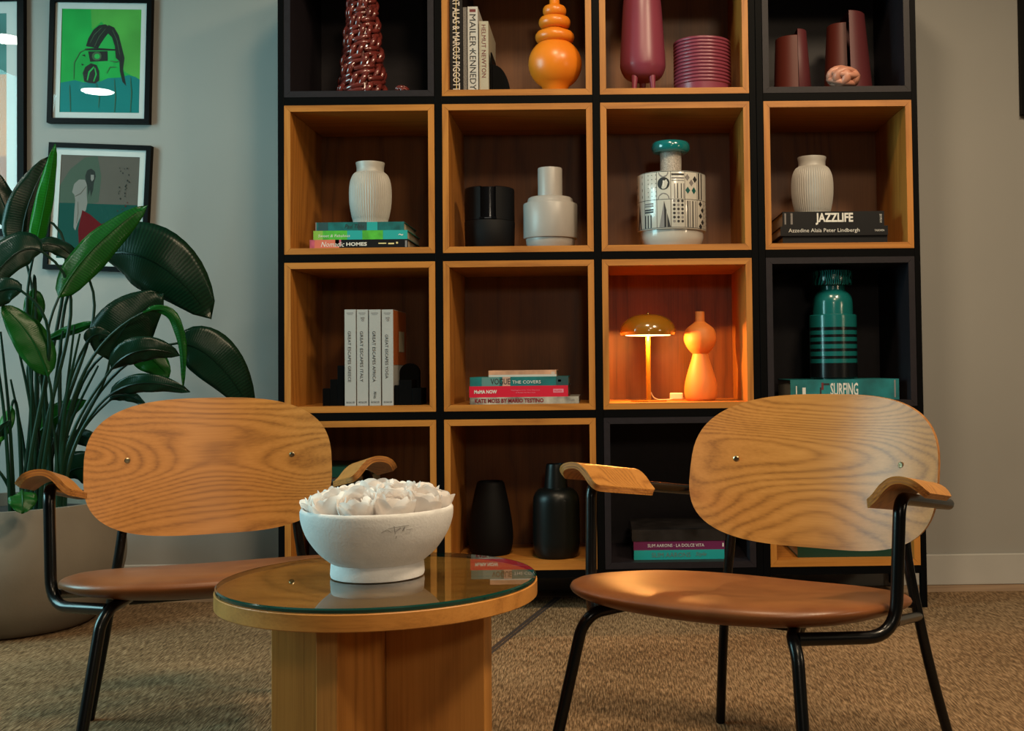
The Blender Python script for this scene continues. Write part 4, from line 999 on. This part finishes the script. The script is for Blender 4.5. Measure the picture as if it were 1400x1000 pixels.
# roses
petal = plain('rose_petal', (0.90, 0.87, 0.85), 0.55, spec=0.25, var=0.05, vscale=25)
_nt = petal.node_tree; _tl = N(_nt, 'ShaderNodeBsdfTranslucent'); _tl.inputs[0].default_value = (0.95, 0.90, 0.87, 1)
_mx = N(_nt, 'ShaderNodeMixShader'); _mx.inputs[0].default_value = 0.35
_nt.links.new(_nt.nodes['Principled BSDF'].outputs[0], _mx.inputs[1]); _nt.links.new(_tl.outputs[0], _mx.inputs[2]); _nt.links.new(_mx.outputs[0], _nt.nodes['Material Output'].inputs[0])
def rose_mesh(seed):
    """petals hugging nested spheres, rims flaring a little"""
    g = random.Random(seed); mb = MB()
    def pet(az, R0, th0, th1, wid, flare, ruf):
        nu, nv = 8, 8; vs_ = []; fs = []
        for i in range(nv+1):
            v = i/nv
            for j in range(nu+1):
                u = -1+2*j/nu
                top = th1+ (th0-th1)*0.36*abs(u)**2.6
                th = th0+(top-th0)*v
                rr = R0*(1+0.05*u+flare*(1-0.75*u*u)*max(0, v-0.62)**1.6*2.2*(1+ruf*math.sin(4*u+az*2)))
                ang = az+u*wid*(0.55+0.45*v)
                vs_.append((rr*math.sin(th)*math.cos(ang), rr*math.sin(th)*math.sin(ang), -rr*math.cos(PI-th)*1.02))
        for i in range(nv):
            for j in range(nu):
                a_ = i*(nu+1)+j; fs.append((a_, a_+1, a_+nu+2, a_+nu+1))
        mb.add(vs_, fs)
    layers = [(3, 0.008, 0.30, 1.3, 0.05), (3, 0.0125, 0.42, 1.15, 0.10), (4, 0.017, 0.58, 1.0, 0.18), (5, 0.0215, 0.74, 0.85, 0.28), (5, 0.026, 0.90, 0.86, 0.38), (6, 0.0295, 1.12, 0.78, 0.42)]
    for li, (n, R0, th1, wd_, fl_) in enumerate(layers):
        for i in range(n):
            pet(2*PI*(i+0.5*li)/n+g.uniform(-0.25, 0.25), R0*g.uniform(0.96, 1.05), 2.75, th1*g.uniform(0.9, 1.1), wd_, fl_*g.uniform(0.7, 1.3), g.uniform(0.1, 0.5))
    return mb
rm = []
for s in range(4):
    o = rose_mesh(s+3).build('petals', petal, None, 0); o.data.shade_smooth(); rm.append(o.data); bpy.data.objects.remove(o)
so = MB().tube([(0, 0, -0.075), (0, 0, -0.045), (0, 0, -0.034), (0, 0, -0.024)], 0.004, 8, radii=[0.003, 0.003, 0.006, 0.011]).build('calyx', 'stem_green'); cal = so.data; bpy.data.objects.remove(so)
ROSE = ['white rose at the middle of the bowl, ringed by the others'] + ['white rose in the inner ring, %s of the middle one' % d for d in ('to the back right', 'straight behind', 'to the left', 'to the front left', 'to the front right')]
ROSE += ['white rose at the %s of the bowl rim' % d for d in ('far right', 'back right', 'very back', 'back left', 'left, slightly behind the widest point,', 'far left', 'front left', 'front centre', 'front right', 'right, slightly before the widest point,')]
spots = [(0.0, 0.0, 0.010)]
for i in range(5): spots.append((0.047, 2*PI*i/5+0.5, 0.006))
for i in range(10): spots.append((0.0840, 2*PI*i/10+0.16, -0.002))
for i, (r, an, dz) in enumerate(spots):
    q = thing('rose', ROSE[i], 'flower', (BX+r*math.cos(an), BY+r*math.sin(an), TOP+0.121+dz+rnd.uniform(-0.003, 0.004)), group='white roses in the clay bowl')
    lean = r/0.0855*0.30
    q.rotation_euler = (Matrix.Rotation(an, 3, 'Z') @ Matrix.Rotation(lean, 3, 'Y') @ Matrix.Rotation(rnd.uniform(0, 6.28), 3, 'Z')).to_euler()
    s = rnd.uniform(0.90, 1.04); q.scale = (s, s, s)
    for me, nm in ((rm[i % 4], 'petals'), (cal, 'calyx')):
        o = bpy.data.objects.new(nm, me); COL.objects.link(o); o.parent = q

# ------------------------------------------------------------------ potted plant
PY = 3.42; pc = P(14, 700, PY); PXc = pc.x
t = thing('potted_plant', 'large leafy green plant in a round grey planter at the left', 'plant', (PXc, PY, 0.0008))
plm = plain('planter_clay', (0.175, 0.150, 0.120), 0.85, spec=0.2, var=0.06, vscale=10, bmp=0.3, bscale=120)
zr = 0.365
pp = dense([(0.205, 0.0), (0.235, 0.012), (0.285, 0.075), (0.318, 0.17), (0.319, 0.25), (0.300, 0.335), (0.290, zr)], 5)+[(0.275, zr), (0.275, zr-0.05), (0, zr-0.05)]
MB().lathe(pp, 72).build('planter', plm, t, 45)
MB().lathe([(0.274, zr-0.052), (0.274, zr-0.04), (0.12, zr-0.03), (0, zr-0.028)], 40).build('soil', plain('soil', (0.012, 0.009, 0.007), 0.95, bmp=1.0, bscale=80), t)
def W2(p): return P(p[0], p[1], p[2])
def leaf(base, mid, tip, wl, wr, twist=0.0, fold=0.25, mat='leaf_dark', root=None, stem=True, droop=0.0, srad=0.006):
    """midrib through three (px, px, depth) points; wl / wr half widths in px on either side"""
    A, B, C = W2(base), W2(mid), W2(tip)
    ctrl = B*2-(A+C)*0.5
    n, mcol = 14, 4; vs_ = []; uv = []
    for i in range(n+1):
        s = i/n; p = A*(1-s)**2+ctrl*2*s*(1-s)+C*s*s
        tg = ((ctrl-A)*(1-s)+(C-ctrl)*s).normalized()
        nc = (CAM-p).normalized(); nc = (nc-tg*nc.dot(tg)).normalized()
        nc = Matrix.Rotation(twist, 3, tg) @ nc
        lat = tg.cross(nc).normalized()
        prof = (math.sin(PI*min(1, s**0.88)))**0.58*(1-0.12*s)
        if s > 0.985: prof = 0
        kk = p.y/F_PX
        for j in range(-mcol, mcol+1):
            u = j/mcol; hw = (wl if u < 0 else wr)*kk*prof/max(0.35, math.cos(min(1.2, abs(twist))))
            wave = 0.004*math.sin(s*19+3*u)*abs(u)
            off = -fold*abs(u)*hw*(0.6+0.4*abs(u)) + wave
            q = p+lat*(u*hw)+nc*(-off if False else off)
            vs_.append(q-Vector((PXc, PY, 0))); uv.append((s*1.0, u*0.5+0.5))
    cols = 2*mcol+1; fs = [(i*cols+j, i*cols+j+1, (i+1)*cols+j+1, (i+1)*cols+j) for i in range(n) for j in range(cols-1)]
    me = bpy.data.meshes.new('leaf'); me.from_pydata([tuple(v) for v in vs_], [], fs); me.shade_smooth()
    ul = me.uv_layers.new(name='UVMap')
    for lp in me.loops: ul.data[lp.index].uv = uv[lp.vertex_index]
    me.materials.append(M(mat)); o = bpy.data.objects.new('leaf', me); COL.objects.link(o); o.parent = t
    sd = o.modifiers.new('thickness', 'SOLIDIFY'); sd.thickness = 0.0014
    off = Vector((PXc, PY, 0))
    rib = [A*(1-s)**2+ctrl*2*s*(1-s)+C*s*s-off for s in [i/10 for i in range(10)]]
    MB().tube(rib, 0.003, 6, radii=[0.0042*(1-0.085*i) for i in range(10)]).build('midrib', mat, o)
    if stem:
        rx, ry = root if root else (rnd.uniform(30, 85), rnd.uniform(-0.08, 0.10))
        Rt = P(rx, 690, PY+ry); Rt.z = zr-0.04
        tgb = (ctrl-A).normalized(); dist = (A-Rt).length
        c1 = Rt+Vector((0, 0, dist*0.5)); c2 = A-tgb*dist*0.28
        pts = []
        for i in range(15):
            s = i/14; pts.append(Rt*(1-s)**3+c1*3*s*(1-s)**2+c2*3*s*s*(1-s)+A*s**3-off)
        MB().tube(pts, srad, 8, radii=[srad*(1.25-0.65*i/14) for i in range(15)]).build('stem', 'stem_green', o)
    return o
Y0 = 3.42
leaf((45, 354, Y0), (60, 285, Y0-0.02), (76, 197, Y0-0.04), 13, 12, 0.15, 0.5, 'leaf_bright', (52, 0))
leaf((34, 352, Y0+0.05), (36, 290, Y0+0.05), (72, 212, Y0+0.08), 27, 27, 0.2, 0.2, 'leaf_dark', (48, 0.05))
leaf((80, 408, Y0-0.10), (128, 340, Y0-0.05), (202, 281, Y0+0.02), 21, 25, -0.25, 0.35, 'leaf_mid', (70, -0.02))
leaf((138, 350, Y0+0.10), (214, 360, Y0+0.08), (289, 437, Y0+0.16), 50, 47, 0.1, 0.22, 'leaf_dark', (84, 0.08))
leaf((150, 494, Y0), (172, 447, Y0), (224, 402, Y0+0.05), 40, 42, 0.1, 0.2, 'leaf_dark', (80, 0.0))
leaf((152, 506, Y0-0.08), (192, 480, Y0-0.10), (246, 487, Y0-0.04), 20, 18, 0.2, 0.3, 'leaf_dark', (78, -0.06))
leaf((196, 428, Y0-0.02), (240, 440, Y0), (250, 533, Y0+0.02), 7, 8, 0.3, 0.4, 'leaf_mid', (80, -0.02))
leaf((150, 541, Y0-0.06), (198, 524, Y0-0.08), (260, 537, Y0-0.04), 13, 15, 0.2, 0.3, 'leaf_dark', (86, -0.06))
leaf((243, 470, Y0+0.12), (292, 492, Y0+0.14), (345, 564, Y0+0.20), 36, 34, 0.1, 0.2, 'leaf_dark', (88, 0.1))
leaf((175, 478, Y0+0.10), (205, 490, Y0+0.10), (231, 517, Y0+0.12), 20, 22, 0.0, 0.2, 'leaf_mid', (82, 0.1))
leaf((66, 515, Y0-0.16), (42, 462, Y0-0.18), (2, 418, Y0-0.2), 24, 24, 0.2, 0.2, 'leaf_mid', (55, -0.1))
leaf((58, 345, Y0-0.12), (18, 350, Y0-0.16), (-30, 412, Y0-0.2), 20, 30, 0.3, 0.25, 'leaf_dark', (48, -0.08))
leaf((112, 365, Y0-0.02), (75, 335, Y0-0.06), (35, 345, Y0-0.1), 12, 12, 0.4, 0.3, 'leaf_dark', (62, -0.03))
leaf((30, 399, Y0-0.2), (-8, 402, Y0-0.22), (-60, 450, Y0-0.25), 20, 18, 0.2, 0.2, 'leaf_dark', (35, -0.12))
leaf((46, 395, Y0+0.02), (44, 425, Y0+0.02), (40, 455, Y0+0.02), 16, 12, 0.1, 0.2, 'leaf_mid', (50, 0.04))
leaf((62, 467, Y0+0.05), (98, 452, Y0+0.05), (141, 440, Y0+0.06), 7, 8, 0.3, 0.3, 'leaf_mid', (66, 0.04))
leaf((44, 604, Y0+0.14), (72, 574, Y0+0.14), (118, 548, Y0+0.16), 19, 17, 0.1, 0.2, 'leaf_mid', (58, 0.12))
leaf((96, 597, Y0+0.10), (118, 598, Y0+0.10), (150, 612, Y0+0.10), 10, 14, 0.1, 0.2, 'leaf_dark', (80, 0.08))
leaf((88, 655, Y0+0.08), (112, 640, Y0+0.08), (160, 650, Y0+0.10), 24, 24, 0.1, 0.15, 'leaf_dark', (80, 0.08))
leaf((150, 548, Y0+0.02), (172, 542, Y0+0.02), (200, 556, Y0+0.02), 9, 8, 0.2, 0.3, 'leaf_dark', (82, 0.02))
leaf((30, 672, Y0-0.30), (31, 685, Y0-0.325), (30, 703, Y0-0.335), 19, 19, 0.0, 0.1, 'leaf_mid', (30, -0.1), False)
leaf((16, 556, Y0-0.05), (6, 585, Y0-0.08), (-12, 612, Y0-0.12), 9, 10, 0.2, 0.3, 'leaf_bright', (30, 0))
leaf((34, 300, Y0+0.10), (8, 285, Y0+0.08), (-8, 232, Y0+0.08), 20, 24, 0.2, 0.2, 'leaf_dark', (42, 0.1))
leaf((118, 470, Y0-0.03), (132, 458, Y0-0.03), (152, 462, Y0-0.02), 12, 12, 0.1, 0.2, 'leaf_dark', (76, -0.02))
leaf((-5, 640, Y0-0.1), (-10, 610, Y0-0.1), (14, 575, Y0-0.1), 10, 10, 0.1, 0.2, 'leaf_dark', (20, -0.05))
for i in range(12):   # bare stalks
    rx = rnd.uniform(15, 90); tx = rx+rnd.uniform(-40, 60)
    A = P(rx, 690, Y0+rnd.uniform(-0.1, 0.1)); A.z = zr-0.04; B = P(tx, rnd.uniform(420, 520), Y0+rnd.uniform(-0.12, 0.12)); off = Vector((PXc, PY, 0))
    mid = (A+B)/2+Vector((-(B.x-A.x)*0.22, 0, 0.02))
    MB().tube([q-off for q in smoothpath([A, mid, B], 6)], 0.004, 7, radii=[0.0065-0.0003*q for q in range(13)]).build('stalk', 'stem_green', t)

# ------------------------------------------------------------------ pendant lamps (seen mirrored in the picture glass)
lampm = emit('pendant_glow', (1.0, 0.93, 0.82), 95.0); shade_m = plain('pendant_white', (0.6, 0.58, 0.54), 0.4)
def mirror_point(px, py, z):
    h = P(px, py, WALL-0.02); d = ray(px, py); s = (z-h.z)/d.z; return Vector((h.x+d.x*s, h.y-d.y*s, z))
def pendant(label, loc, r):
    t = thing('pendant_lamp', label, 'lamp', loc)
    MB().lathe([(r*1.05, -0.004), (r*1.03, 0.02), (r*0.8, 0.07), (r*0.3, 0.10), (0.012, 0.115)], 40).build('shade', shade_m, t)
    MB().lathe([(r, -0.005), (r, 0.0)], 40).build('diffuser', lampm, t)
    MB().tube([(0, 0, 0.11), (0, 0, CEIL-loc[2])], 0.003, 8).build('cord', BLK, t)
pendant('white pendant lamp mirrored in the green print glass', mirror_point(133, 124, 2.12), 0.075)
pendant('white pendant lamp mirrored in the teal and orange print glass', mirror_point(6, 52, 2.12), 0.075)
